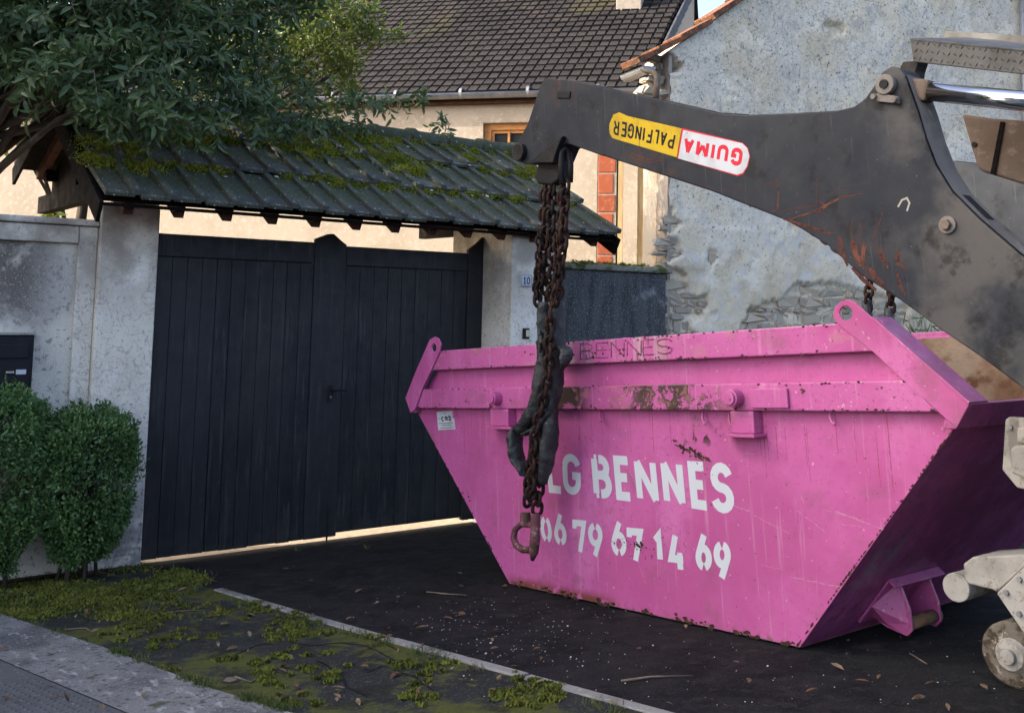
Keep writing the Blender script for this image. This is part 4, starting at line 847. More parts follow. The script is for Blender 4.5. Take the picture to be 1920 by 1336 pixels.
# welded bead lettering on the top rail: BENNES in outline strokes
bw_ = MB(); px = 1088
for ch, x0, x1 in (('B', 1088, 1112), ('E', 1118, 1140), ('N', 1146, 1170), ('N', 1176, 1202), ('E', 1206, 1226), ('S', 1232, 1260)):
    yt = 645 - (x0 - 1088) * .065; q = [L(x0, yt, -.061), L(x1, yt - 1, -.061), L(x1, yt + 27, -.061), L(x0, yt + 28, -.061)]
    tl, tr, br, bl = [np.array(p) for p in q]
    for pl in GL[ch]:
        pts = []
        for (u, v) in pl: p = bl * (1 - u) * (1 - v) + br * u * (1 - v) + tr * u * v + tl * (1 - u) * v; pts.append((p[0], -.0605, p[1]))
        bw_.tube(pts, .0035, 5)
sp('weld_lettering', bw_, m_weld, smooth=True)
# maker's plate, white sticker
q = [L(*p, -.002) for p in ((819, 772), (850, 770), (854, 804), (822, 806))]
stk = sp('maker_sticker', MB().prism(q, -.003, -.0005, ab), m_sticker)
def sq(u, v): a, b, c, d = [np.array(p) for p in q]; return d * (1 - u) * (1 - v) + c * u * (1 - v) + b * u * v + a * (1 - u) * v
m = MB()
for ch, u0, u1 in (('c', .24, .42), ('m', .45, .64), ('b', .68, .84)):
    glyph(m, ch, [sq(u0, .82), sq(u1, .82), sq(u1, .46), sq(u0, .46)], .010, lambda u, v, w: (u, -.003 - w, v), .0006)
for v_, u0, u1 in ((.62, .05, .2), (.36, .08, .9), (.24, .22, .8), (.10, .15, .9), (.9, .35, .6)): stroke(m, [tuple(sq(u0, v_)), tuple(sq(u1, v_))], .004, lambda u, v, w: (u, -.003 - w, v), .0006)
sp('sticker_print', m, m_blueprint, stk, fixn=False)
# paint chipped to rusty steel: edges and rub marks of the near side
chp = MB(); m_chip2 = mat('bare rusty steel', (.040, .022, .018), .8, layers=[lay(30, (.09, .04, .028), .5, .62), lay(70, (.13, .10, .09), .6, .66)])
def chipat(a, h, r, b, el=1.0, ang_=0.0):
    k = random.randint(6, 9); t0 = random.random() * 6; ca_, sa_ = math.cos(ang_), math.sin(ang_); pts = []
    for i in range(k):
        t = t0 + 6.283 * i / k; q = r * random.uniform(.45, 1.25); x, y = q * math.cos(t) * el, q * math.sin(t); pts.append((a + x * ca_ - y * sa_, b - random.uniform(0, .0002), h + x * sa_ + y * ca_))
    chp.add(pts, [tuple(range(k))])
def chiprow(p, q, n, b, r, sp=.004):
    p, q = np.array(p), np.array(q)
    for _ in range(n):
        f = random.random(); c_ = p + (q - p) * f + np.array([0, random.gauss(0, sp)])
        if nz((c_[0] * 6, b * 50, c_[1] * 3)) > -.05: chipat(c_[0], c_[1], r * random.uniform(.3, 1.3), b, 1.8)
chiprow((rimL[0], rb + .006), (rimR[0], rb + .006), 110, -.0612, .006); chiprow((bnL[0] + .05, bz0 + .006), (bnR[0], bz0 + .006), 120, -.0612, .006); chiprow((b2L[0], bz1 - .005), (b2R[0], bz1 - .005), 70, -.0612, .005); chiprow((rimL[0], rz - .005), (rimR[0], rz - .005), 70, -.0612, .005)
chiprow((.02, .022), (BOT - .03, .022), 170, -.0006, .010, .008)
for f in np.linspace(0, 1, 60):                       # along both sloping edges
    if random.random() < .6: chipat((tipR[0] - .035 - BOT) * f + BOT - .012, .02 + (tz - .05) * f, random.uniform(.003, .008), -.0006, 2.2, math.atan2(tz, tipR[0] - BOT))
    if random.random() < .4: chipat((tipL[0] + .035) * f + .010, .02 + (tz - .05) * f, random.uniform(.003, .008), -.0006, 2.2, math.atan2(tz, tipL[0]))
for (x0, y0, x1, y1, n, r) in ((1262, 824, 1292, 846, 14, .010), (1280, 836, 1325, 862, 22, .010), (1300, 838, 1330, 870, 16, .004), (1255, 820, 1340, 900, 24, .003), (1150, 1012, 1225, 1028, 30, .004), (1190, 1018, 1205, 1024, 10, .008), (1140, 1010, 1240, 1050, 26, .0025), (1040, 800, 1062, 870, 16, .005), (860, 920, 885, 935, 5, .007), (1500, 1000, 1700, 900, 16, .002), (1000, 1070, 1500, 1000, 24, .002)):
    for _ in range(n):
        f = random.random(); c_ = L(x0 + (x1 - x0) * f + random.gauss(0, 3), y0 + (y1 - y0) * f + random.gauss(0, 4), 0); chipat(c_[0], c_[1], r * random.uniform(.4, 1.3), -.0022, random.uniform(1, 2.2), random.gauss(-.5, .3))
for _ in range(40): c_ = (random.uniform(.3, 1.6), (rz + rb) / 2 + random.gauss(0, .03)); chipat(c_[0], c_[1], random.uniform(.002, .008), -.0612, 1.4)
for _ in range(18): c_ = L(random.uniform(1640, 1800), random.uniform(600, 760), -.07)
scp = MB(); rrn = MB(); fnk = lambda u, v, w: (u, -w, v)
m_scrape = mat('scraped pale paint', (.48, .25, .36), .6, layers=[lay(60, (.45, .12, .29), .48, .56), lay(20, (.40, .34, .35), .55, .66)])
m_run = mat('rust run', (.30, .070, .13), .6, layers=[lay(20, (.22, .07, .07), .5, .62, stretch=(2, 1, .3)), lay(60, (.44, .10, .27), .48, .58)])
for _ in range(34):
    a0_, h0_ = random.uniform(.1, 2.5), random.uniform(.08, .95); ln_ = random.uniform(.04, .28); th = random.choice([random.gauss(-.15, .2), random.gauss(1.3, .3)]); k = 8
    if h0_ < .9 * (a0_ - BOT) / (tipR[0] - BOT) + .12: continue
    pts = [(a0_ + math.cos(th) * ln_ * i / k + random.gauss(0, .0015), h0_ - abs(math.sin(th)) * ln_ * i / k * .8 + random.gauss(0, .0015)) for i in range(k + 1)]
    if pts[-1][1] < .05: continue
    stroke(scp, pts, random.uniform(.0012, .004), fnk, .0007)
for _ in range(46):
    a0_ = random.uniform(-.7, 2.9); top = random.choice([bz0 - .004, bz0 - .004, .93 * bz0]); ln_ = random.uniform(.05, .34)
    pts = [(a0_ + random.gauss(0, .0008), top - ln_ * i / 8) for i in range(9)]
    if pts[-1][1] < tz * (abs(a0_ - 1.1) - 1.1) / .95 + .1: continue
    stroke(rrn, pts, random.uniform(.0015, .005), fnk, .0005)
sp('scrapes', scp, m_scrape, kind='stuff', fixn=False); sp('rust_runs', rrn, m_run, kind='stuff', fixn=False)
sp('paint_chips', chp, m_chip2, kind='stuff', fixn=False)
# pocket bracket on the sloping end near the truck
ea = np.array([tipR[0] - .02 - BOT, tz - .012]); ea /= np.linalg.norm(ea); en = np.array([ea[1], -ea[0]])
def ER(s, b, o): return (BOT + ea[0] * s + en[0] * o, b, .012 + ea[1] * s + en[1] * o)
brk = sp('hook_bracket', MB().box((.08, .40, .001), (.36, .86, .014), lambda s, b, o: ER(s, b, o)), m_pink, bevel=.003)
for b0 in (.50, .76): sp('gusset', MB().prism([(.10, .0), (.35, .0), (.28, .12), (.215, .18), (.17, .175), (.12, .08)], b0, b0 + .014, lambda s, o, b: ER(s, b, o + .014)), m_pink, brk, bevel=.003)
sp('gusset', MB().add([ER(.10, .499, .014), ER(.34, .499, .014), ER(.20, .40, .014), ER(.17, .497, .18), ER(.23, .497, .17), ER(.16, .46, .09)], [(0, 2, 1), (1, 2, 4), (2, 5, 4), (5, 3, 4), (0, 3, 5), (0, 5, 2), (0, 1, 4, 3)]), m_pink, brk)
sp('hook_bar', MB().tube([ER(.205, .515, .15), ER(.205, .80, .15)], .032, 16), m_rustin, brk, smooth=True)
sp('bracket_lip', MB().box((.361, .40, .001), (.372, .86, .05), lambda s, b, o: ER(s, b, o)), m_pink, brk, bevel=.003)

# ================================================================== SKIP LORRY
TB = -.30; TT = .15
truck = thing('skip_lorry', 'skip lorry with dark lifting arms and pale grey stabiliser behind the pink skip', 'truck', M=SM)
tp_ = lambda name, mb, mt, parent=truck, **k: part(name, mb, mt, parent, world=False, **k)
armpx = [(1130, 163), (1225, 183), (1350, 212), (1400, 215), (1480, 212), (1570, 207), (1600, 200), (1622, 184), (1640, 158), (1654, 134), (1670, 124), (1686, 127), (1697, 142), (1721, 210), (1736, 262), (1755, 311), (1785, 360), (1837, 412), (1894, 461), (1960, 515)]
armlow = [(1980, 790), (1920, 730), (1840, 670), (1756, 613), (1685, 561), (1614, 516), (1551, 460), (1500, 428), (1470, 412), (1432, 397), (1330, 357), (1222, 322), (1130, 292)]
arm2 = [L(*p, TB) for p in armpx]; arml = [L(*p, TB) for p in armlow]
hinge_a, hinge_h = arm2[-1][0] + .55, arm2[-1][1] - .62
armp = arm2 + [(hinge_a + .22, hinge_h + .16), (hinge_a + .22, hinge_h - .2), (hinge_a - .1, hinge_h - .28)] + arml
print('arm', arm2[0], arm2[-1], hinge_a, hinge_h)
headpx = [(1131, 163), (1075, 150), (1022, 146), (1012, 160), (988, 232), (972, 262), (961, 280), (964, 300), (985, 307), (1040, 305), (1052, 276), (1060, 268), (1131, 293)]
headp = [L(*p, TB) for p in headpx]
FARB = W + .15
arms = []
for b0, nm in ((TB, 'near'), (FARB, 'far')):
    am = tp_('lifting_arm', MB().prism(armp, b0, b0 + TT, ab), m_arm, bevel=.008, label='%s dark lifting arm' % nm); arms.append(am)
    hd = tp_('arm_head', MB().prism(headp, b0 + .004, b0 + TT - .004, ab), m_black if nm == 'far' else m_arm, am, bevel=.006)
    c = L(977, 286, TB); tp_('head_pin', MB().disc((c[0], b0 + TT / 2, c[1]), Yv, .055, TT + .06, 20), m_black, hd, bevel=.006)
    # top strip, dusty
    top = [L(*p, TB) for p in ((1697, 142), (1721, 210), (1736, 262), (1755, 311), (1785, 360), (1837, 412), (1894, 461), (1960, 515))]
    ts = MB(); k = len(top)
    for w_ in (b0 + .002, b0 + TT - .002): ts.add([(p[0] + .006, w_, p[1] + .004) for p in top], [])
    ts.f = [(i, i + 1, k + i + 1, k + i) for i in range(k - 1)]
    tp_('back_plate', ts, m_armtop, am, smooth=True)
    ts = MB(); tt = [L(*p, TB) for p in ((1080, 151), (1130, 163), (1225, 183), (1350, 212), (1400, 215))]; k = len(tt)
    for w_ in (b0 + .008, b0 + TT - .008): ts.add([(p[0], w_, p[1] + .003) for p in tt], [])
    ts.f = [(i, i + 1, k + i + 1, k + i) for i in range(k - 1)]; tp_('top_plate', ts, m_armtop, am)
    # slot in the back plate
    s0a, s1a = np.array(L(1790, 366, TB)), np.array(L(1836, 411, TB))
    tp_('slot', MB().add([(s0a[0] + .008, b0 + .045, s0a[1] + .006), (s1a[0] + .008, b0 + .045, s1a[1] + .006), (s1a[0] + .008, b0 + TT - .045, s1a[1] + .006), (s0a[0] + .008, b0 + TT - .045, s0a[1] + .006)], [(0, 1, 2, 3)]), m_blackprint, am)
    # knob with keeper
    c = L(1665, 160, TB); sg = -1
    kb_ = tp_('pin_boss', MB().tube([(c[0], b0 - .001, c[1]), (c[0], b0 - .03, c[1])], .044, 20), m_armtop, am, bevel=.004)
    tp_('pin_core', MB().tube([(c[0], b0 - .03, c[1]), (c[0], b0 - .038, c[1])], .02, 14), m_black, kb_)
    k1_ = L(1640, 185, TB); k2_ = L(1692, 190, TB); kp = MB(); kp.prism([L(*p, TB) for p in ((1637, 182), (1650, 176), (1688, 182), (1690, 196), (1650, 192))], b0 - .022, b0 - .001, ab); tp_('keeper_plate', kp, m_armtop, kb_, bevel=.004)
    for q in ((1645, 183), (1684, 189)): cc_ = L(*q, TB); tp_('bolt', MB().tube([(cc_[0], b0 - .022, cc_[1]), (cc_[0], b0 - .036, cc_[1])], .013, 6), m_armtop, kb_)
    c = L(1778, 422, TB); bl = tp_('pivot_bolt', MB().tube([(c[0], b0 - .001, c[1]), (c[0], b0 - .012, c[1])], .036, 20), m_armtop, am, bevel=.003)
    tp_('nut', MB().tube([(c[0], b0 - .012, c[1]), (c[0], b0 - .032, c[1])], .022, 6), m_brownbeam, bl, bevel=.002)
    # small hook on top
    if nm == 'near':
        q = lambda x, y: (L(x, y, TB)[0], b0 + .05, L(x, y, TB)[1])
        tp_('top_hook', MB().tube([q(1217, 185), q(1219, 160), q(1220, 142), q(1212, 132), (q(1200, 131)), q(1190, 128)], [.018, .018, .016, .016, .013, .008], 8), m_brownbeam, am, smooth=True)
        qx = [L(*p, TB) for p in ((1046, 172), (1070, 172), (1068, 184), (1044, 184))]
        tp_('head_plate', MB().prism(qx, b0 - .004, b0 + .003, ab), m_black, hd)
        qx = [L(*p, TB) for p in ((1062, 256), (1052, 262), (1000, 303), (1012, 306), (1043, 306), (1052, 278))]
        tp_('head_cheek', MB().prism(qx, b0 - .03, b0 + .003, ab), m_black, hd, bevel=.004)
    # clevis + rod + barrel
    c = L(1738, 171, TB + TT / 2)
    e = L(1920, 190, TB + TT / 2); d = np.array(e) - np.array(c); d /= np.linalg.norm(d); bm_ = b0 + TT / 2
    tp_('rod_eye', MB().box((-.10, -.04, -.045), (.02, .04, .045), lambda x, y, z: (c[0] + d[0] * x - d[1] * z, bm_ + y, c[1] + d[1] * x + d[0] * z)), m_brownbeam, am, bevel=.01)
    rd = tp_('piston_rod', MB().tube([(c[0] + d[0] * .02, bm_, c[1] + d[1] * .02), (c[0] + d[0] * .9, bm_, c[1] + d[1] * .9)], .040, 24), m_chrome, smooth=True, label='%s chrome piston rod' % nm)
    tp_('cylinder_barrel', MB().tube([(c[0] + d[0] * .88, bm_, c[1] + d[1] * .88), (c[0] + d[0] * 2.6, bm_, c[1] + d[1] * 2.6)], .075, 24), m_arm, rd, smooth=True)
    # stepped wear scratches, a chalk mark
# primer-red scratches and a chalk mark on the near arm
c3 = lambda x, y: L(1200 + x / 2.6667, y / 2.6667, TB)
fnS = lambda u, v, w: (u, TB - w, v)
sc = MB(); m_scr = mat('red primer scratch', (.085, .030, .022), .7, layers=[lay(40, (.03, .02, .02), .48, .58), lay(12, (.13, .05, .035), .5, .65)])
def scr(pts, w, k=1):
    q = [np.array(c3(*p)) for p in pts]; d = []
    for i in range(len(q) - 1):
        for t in np.linspace(0, 1, 7)[:-1]: d.append(q[i] * (1 - t) + q[i + 1] * t)
    d.append(q[-1])
    for r_ in range(k):
        o_ = np.array([random.gauss(0, .006), random.gauss(0, .006)]) * (r_ > 0)
        a_ = random.randint(0, len(d) // 3) if r_ else 0; b_ = len(d) - (random.randint(0, len(d) // 3) if r_ else 0)
        stroke(sc, [p + o_ + np.array([random.gauss(0, .0012), random.gauss(0, .0012)]) for p in d[a_:b_]], w * random.uniform(.5, 1.1), fnS, .0006 + .0001 * r_)
for pts, w, k in (([(740, 1100), (880, 1050), (1000, 985), (1120, 968)], .004, 3), ([(700, 1060), (800, 1030), (920, 1010)], .0025, 2), ([(655, 1062), (690, 1050), (694, 960), (680, 890)], .004, 3), ([(720, 1095), (800, 1120), (900, 1150), (970, 1170)], .009, 4), ([(880, 895), (885, 1010), (900, 1080)], .003, 2), ([(890, 1000), (930, 1030), (870, 1060)], .005, 4),
                  ([(1150, 1210), (1190, 1130), (1212, 1060)], .003, 2), ([(1000, 1190), (1010, 1260), (1040, 1330)], .014, 5), ([(1060, 1200), (1075, 1270), (1100, 1330)], .016, 5), ([(1120, 1210), (1110, 1290), (1130, 1330)], .010, 4), ([(1200, 1240), (1220, 1300), (1240, 1340)], .010, 4), ([(1300, 1240), (1290, 1300), (1330, 1350)], .008, 4), ([(600, 930), (640, 915), (690, 905)], .003, 2), ([(1150, 1340), (1180, 1400), (1230, 1440)], .014, 5), ([(1060, 1340), (1120, 1400), (1180, 1450)], .012, 5), ([(1280, 1350), (1300, 1420), (1330, 1480)], .010, 4), ([(300, 930), (420, 950), (560, 940)], .0015, 2), ([(930, 985), (1010, 930), (1120, 915)], .0015, 1), ([(-60, 760), (40, 800), (120, 790)], .003, 3), ([(-20, 700), (10, 790), (60, 830)], .003, 2)):
    scr(pts, w, k)
tp_('paint_scratches', sc, m_scr, arms[0], kind='stuff', fixn=False)
sc = MB(); stroke(sc, [c3(1290, 1035), c3(1310, 1000), c3(1335, 990), c3(1348, 1015), c3(1335, 1055)], .008, fnS, .0008); tp_('chalk_mark', sc, m_chip, arms[0], fixn=False)
# stickers
fnA = lambda u, v, w: (u, TB - w, v)
dz = lambda x, y: L(1130 + x / 6.4, 170 + y / 6.4, TB)
yel = [dz(*p) for p in ((950, 455), (890, 800), (120, 570), (80, 500), (85, 400), (130, 290), (200, 262), (300, 305))]
wht = [dz(*p) for p in ((955, 450), (1680, 625), (1745, 690), (1772, 790), (1740, 920), (1690, 1000), (1620, 1025), (895, 810))]
st1 = tp_('yellow_sticker', MB().prism(yel, TB - .002, TB - .0004, ab), m_yellow, arms[0]); st0 = tp_('sticker_edge', MB().prism(wht, TB - .0016, TB - .0004, ab), m_red, arms[0])
cxy = np.mean(np.array(wht), 0); whi = [tuple(cxy + (np.array(p) - cxy) * np.array([.975, .94])) for p in wht]; st2 = tp_('white_sticker', MB().prism(whi, TB - .0026, TB - .0017, ab), m_sticker, arms[0])
def text_run(chs, p00, p10, p01, p11, t, gap, lift, mt, parent, wid=None):
    """p00 start-bottom, p10 end-bottom, p01 start-top, p11 end-top (as read)"""
    m = MB(); ws = [(wid or {}).get(c, 1.0) for c in chs]; tot = sum(ws); x = 0
    p00, p10, p01, p11 = [np.array(dz(*p)) for p in (p00, p10, p01, p11)]
    for c, w in zip(chs, ws):
        u0 = (x + gap * w) / tot; u1 = (x + w - gap * w) / tot; x += w
        B_ = lambda u: p00 * (1 - u) + p10 * u; T_ = lambda u: p01 * (1 - u) + p11 * u
        glyph(m, c, [T_(u0), T_(u1), B_(u1), B_(u0)], t, fnA, lift)
    tp_('lettering', m, mt, parent, fixn=False)
text_run('GUIMA', (1712, 705), (975, 545), (1680, 920), (945, 748), .021, .10, .0029, m_red, st2, dict(I=.45, M=1.15))
text_run('PALFINGER', (895, 525), (130, 345), (860, 705), (120, 525), .0135, .11, .0024, m_blackprint, st1, dict(I=.4, L=.8))
# platform of chequer plate above the arm
pb = -.10
pf = [L(*p, pb) for p in ((1706, 72), (2010, 102), (2010, 150), (1712, 116))]
plat = tp_('chequer_step', MB().prism(pf, pb, pb + .012, ab), m_chequer, bevel=.004)
pt0, pt1 = pf[0], pf[1]
tp_('step_top', MB().add([(pt0[0], pb, pt0[1]), (pt1[0], pb, pt1[1]), (pt1[0], pb + .5, pt1[1] + .10), (pt0[0], pb + .5, pt0[1] + .10), (pt0[0], pb, pt0[1] - .012), (pt1[0], pb, pt1[1] - .012), (pt1[0], pb + .5, pt1[1] + .088), (pt0[0], pb + .5, pt0[1] + .088)], [(0, 1, 2, 3), (4, 7, 6, 5), (0, 4, 5, 1), (1, 5, 6, 2), (2, 6, 7, 3), (3, 7, 4, 0)]), m_chequer, plat)
q = [L(*p, pb + .45) for p in ((1757, 54), (1960, 66), (1960, 96), (1757, 76))]
tp_('rear_lip', MB().prism(q, pb + .5, pb + .512, ab), m_chequer, plat)
dm = MB(); D0, D1, D3 = np.array(pf[0]), np.array(pf[1]), np.array(pf[3])
for i in range(26):
    for j in range(3):
        u = (i + .5 * (j % 2) + .4) / 27; v = (j + .5) / 3.0; c = D0 + (D1 - D0) * u + (D3 - D0) * v; a = .8 if (i + j) % 2 else -.8
        e = np.array([math.cos(a), math.sin(a)]) * .013; f_ = np.array([-e[1], e[0]]) * .22
        dm.add([(c[0] - e[0], pb - .0004, c[1] - e[1]), (c[0] + f_[0], pb - .0004, c[1] + f_[1]), (c[0] + e[0], pb - .0004, c[1] + e[1]), (c[0] - f_[0], pb - .0004, c[1] - f_[1]), (c[0], pb - .004, c[1])], [(0, 1, 4), (1, 2, 4), (2, 3, 4), (3, 0, 4)])
tp_('tread_pattern', dm, m_chequer, plat, kind='stuff', fixn=False)
c = L(1712, 122, pb + .02)
tp_('step_bracket', MB().prism([L(*p, pb + .05) for p in ((1700, 118), (1730, 116), (1724, 134), (1722, 148), (1700, 146), (1694, 128))], pb + .02, pb + .10, ab), m_black, plat, bevel=.004)
# brown cross beam of the frame seen behind the arm
q = [L(*p, .35) for p in ((1802, 214), (1862, 222), (2060, 236), (2060, 372), (1920, 346), (1842, 322), (1832, 316))]
cb_ = tp_('frame_beam', MB().prism(q, .35, .60, ab), m_brownbeam, bevel=.012)
q = [L(*p, .345) for p in ((1876, 228), (1884, 229), (1866, 328), (1857, 326))]
tp_('weld_seam', MB().prism(q, .343, .352, ab), m_timber, cb_)
c = L(1827, 271, .35); tp_('beam_hole', MB().tube([(c[0], .349, c[1]), (c[0], .344, c[1])], .012, 12), m_black, cb_)
bq = L(2040, 368, .35)
tp_('beam_post', MB().box((bq[0] - .08, .38, 1.132), (bq[0] + .04, .57, bq[1] + .10)), m_brownbeam, cb_, bevel=.008)
for bb_ in (.02, .36): tp_('step_post', MB().box((pf[1][0] - .06, pb + bb_, 1.132), (pf[1][0], pb + bb_ + .05, pf[1][1] + .002)), m_chequer, plat, bevel=.004)
# stabiliser with roller
bR = .10
c = L(1895, 1205, bR); rr = .130; c = (c[0], rr + .002)
ro = tp_('stabiliser_roller', MB().tube([(c[0], bR, c[1]), (c[0], bR + .01, c[1]), (c[0], bR + .20, c[1]), (c[0], bR + .21, c[1])], [rr - .01, rr, rr, rr - .01], 32), m_roller)
tp_('hub', MB().tube([(c[0], bR - .022, c[1]), (c[0], bR - .001, c[1])], [.055, .068], 20), m_greypaint, ro, smooth=False)
tp_('axle_end', MB().tube([(c[0], bR - .046, c[1]), (c[0], bR - .022, c[1])], .030, 16), m_greypaint, ro, bevel=.004)
q = [L(*p, bR - .05) for p in ((1868, 1112), (1930, 1052), (2010, 1060), (2010, 1225), (1925, 1195))]
stb = tp_('stabiliser_leg', MB().prism(q, bR - .05, bR - .015, ab), m_greypaint, bevel=.006); tp_('leg_plate', MB().prism(q, bR + .225, bR + .26, ab), m_greypaint, stb, bevel=.006)
q = [L(*p, bR) for p in ((1808, 1056), (1826, 1043), (1915, 1038), (1960, 1046), (1960, 1090), (1880, 1112), (1862, 1104), (1812, 1092))]
tp_('stabiliser_box', MB().prism(q, bR - .012, bR + .223, ab), m_greypaint, stb, bevel=.008)
c2_ = L(1792, 1101, bR - .02); tp_('stabiliser_tube', MB().tube([(c2_[0], bR - .02, c2_[1]), (c2_[0], bR + .75, c2_[1])], .060, 28), m_greypaint, stb, bevel=.004)
# outer column of stabiliser and tail lamp
ca = c[0] + .34
tp_('stabiliser_column', MB().box((ca, bR - .02, .25), (ca + .16, bR + .22, 1.25)), m_greypaint, bevel=.01)
bT = .06
q = [L(*p, bT) for p in ((1884, 786), (1892, 781), (2000, 788), (2000, 935), (1906, 914), (1878, 880))]
lb = tp_('lamp_bracket', MB().prism(q, bT, bT + .03, ab), m_greypaint, bevel=.008)
q = [L(*p, bT - .06) for p in ((1893, 842), (1905, 833), (1950, 838), (1950, 895), (1920, 896), (1894, 886))]
tp_('tail_lamp', MB().prism(q, bT - .06, bT - .001, ab), m_greypaint, lb, bevel=.01)
q = [L(*p, bT - .04) for p in ((1907, 800), (1950, 802), (1950, 834), (1905, 832))]
tp_('lamp_clamp', MB().prism(q, bT - .04, bT - .001, ab), m_greypaint, lb, bevel=.008)
for (px, py) in ((1896, 800),):
    cc_ = L(px, py, bT); tp_('bolt', MB().tube([(cc_[0], bT - .012, cc_[1]), (cc_[0], bT - .001, cc_[1])], .010, 6), m_zinc, lb)
for (px, py) in ((1888, 1110), (1912, 1085), (1912, 1150)):
    cc_ = L(px, py, bR - .05); tp_('bolt', MB().tube([(cc_[0], bR - .063, cc_[1]), (cc_[0], bR - .051, cc_[1])], .012, 6), m_zinc, stb)
tp_('weld_seam', MB().tube([(L(1866, 1108, bR - .04)[0], bR - .03, L(1866, 1108, bR - .04)[1]), (L(1928, 1050, bR - .04)[0], bR - .03, L(1928, 1050, bR - .04)[1])], .007, 6), m_greypaint, stb, smooth=True)
# the rest of the lorry, to the right of the picture
fa = ca + .05
for b0 in (.35, 1.20): tp_('chassis_rail', MB().box((fa, b0, .75), (fa + 6.4, b0 + .12, 1.0)), m_black, bevel=.01)
tp_('rear_crossmember', MB().box((ca - .02, -.2, .62), (ca + .14, W + .2, .745)), m_greypaint, bevel=.01)
tp_('rear_shade_panel', MB().box((ca + .145, -.2, .35), (ca + .17, W + .2, 1.02)), m_black, bevel=.005)  # panel added to keep light off the skip's end wall
tp_('deck', MB().box((fa, -.25, 1.03), (fa + 4.3, W + .25, 1.13)), m_arm, bevel=.01)
for b0 in (TB - .02, FARB - .02): tp_('arm_pedestal', MB().prism([(hinge_a - .3, 1.135), (hinge_a + .5, 1.135), (hinge_a + .2, hinge_h + .1), (hinge_a, hinge_h + .1)], b0 + .17 if b0 < 0 else b0 - .05, b0 + .23 if b0 < 0 else b0 + .01, ab), m_arm, bevel=.01)
for aa in (fa + 1.2, fa + 2.55, fa + 5.6):
    for b0 in (-.32, W - .02):
        wl_ = tp_('wheel', MB().tube([(aa, b0, .5), (aa, b0 + .02, .5), (aa, b0 + .30, .5), (aa, b0 + .34, .5)], [.44, .495, .495, .44], 36), m_rubber)
        tp_('rim', MB().tube([(aa, b0 - .004, .5), (aa, b0 + .06, .5)], [.28, .2], 24), m_greypaint, wl_)
        tp_('hub', MB().tube([(aa, b0 - .03, .5), (aa, b0 + .05, .5)], .10, 16), m_greypaint, wl_)
cabm = tp_('cab', MB().prism([(fa + 4.7, 1.05), (fa + 6.7, 1.05), (fa + 6.75, 2.0), (fa + 6.5, 2.95), (fa + 4.7, 3.0)], -.32, W + .32, ab), m_greypaint, bevel=.05)
tp_('side_window', MB().prism([(fa + 5.5, 1.95), (fa + 6.5, 1.95), (fa + 6.35, 2.7), (fa + 5.5, 2.7)], -.324, -.30, ab), m_glass, cabm)
tp_('headboard', MB().box((fa + 4.35, -.25, 1.135), (fa + 4.42, W + .25, 2.7)), m_arm, bevel=.01)

# ================================================================== CHAINS
CB = TB + TT / 2
def link_mesh(ln, wd, r):
    m = MB(); pts = []
    s = (ln - wd) / 2
    for i in range(8): t = math.pi * i / 7; pts.append((wd / 2 * math.cos(t), 0, s + wd / 2 * math.sin(t)))
    for i in range(8): t = math.pi + math.pi * i / 7; pts.append((wd / 2 * math.cos(t), 0, -s + wd / 2 * math.sin(t)))
    m.tube(pts, r, 7, closed=True); me = bpy.data.meshes.new('chain_link'); me.from_pydata(m.v, [], m.f); me.materials.append(m_chain); shade(me, True); return me
lme = link_mesh(.078, .054, .0112); lme_s = link_mesh(.060, .042, .008)
def polylen(pts): return sum(np.linalg.norm(pts[i + 1] - pts[i]) for i in range(len(pts) - 1))
def along(pts, s):
    for i in range(len(pts) - 1):
        l = np.linalg.norm(pts[i + 1] - pts[i])
        if s <= l or i == len(pts) - 2: return pts[i] + (pts[i + 1] - pts[i]) * (s / l), unit(pts[i + 1] - pts[i])
        s -= l
def chain(pxs, parent, me, pitch, tw0=0.0):
    """pxs: (px, py, b) points, local skip frame"""
    pts = [V3(L(x, y, b)[0], b, L(x, y, b)[1]) for x, y, b in pxs]; n = max(2, int(polylen(pts) / pitch))
    for i in range(n):
        p, t = along(pts, (i + .5) * pitch); u = unit(np.cross(t, Yv) + .001); ang = tw0 + (math.pi / 2 if i % 2 else 0) + random.uniform(-.25, .25)
        w = np.cross(t, u); xx = u * math.cos(ang) + w * math.sin(ang); yy = np.cross(t, xx)
        inst('chain_link', me, parent, frame(p, xx, yy, t))
ch = thing('lifting_chain', 'rusty lifting chain in torn black rubber sleeves hanging before the lettering', 'chain', M=SM)
cp = lambda name, mb, mt, parent=ch, **k: part(name, mb, mt, parent, world=False, **k)
def pt(x, y, b): a, h = L(x, y, b); return V3(a, b, h)
# hanger block and shackle
cp('hanger', MB().prism([L(*p, CB) for p in ((1022, 300), (1052, 280), (1060, 300), (1058, 338), (1045, 348), (1020, 346), (1014, 335))], CB - .05, CB + .05, ab), m_black, bevel=.012)
cp('shackle', MB().tube([pt(1054, 345, CB - .07), pt(1052, 310, CB - .07), pt(1054, 285, CB - .07), pt(1060, 277, CB - .05), pt(1066, 285, CB - .03), pt(1070, 310, CB - .03), pt(1069, 342, CB - .03)], .018, 10), m_black, smooth=True)
P1 = .056
chain([(1028, 342, CB - .03), (1026, 400, CB - .03), (1018, 470, CB - .04), (1012, 520, CB - .05), (1006, 580, CB - .05)], ch, lme, P1)
chain([(1022, 342, CB), (1020, 420, CB), (1022, 500, CB), (1028, 580, CB)], ch, lme, P1, .6)
chain([(1036, 345, CB - .02), (1034, 420, CB - .02), (1038, 490, CB - .02), (1034, 560, CB - .02)], ch, lme, P1, .3)
chain([(1060, 340, CB - .05), (1058, 400, CB - .05), (1056, 460, CB - .06), (1048, 520, CB - .06), (1038, 578, CB - .06)], ch, lme, P1)
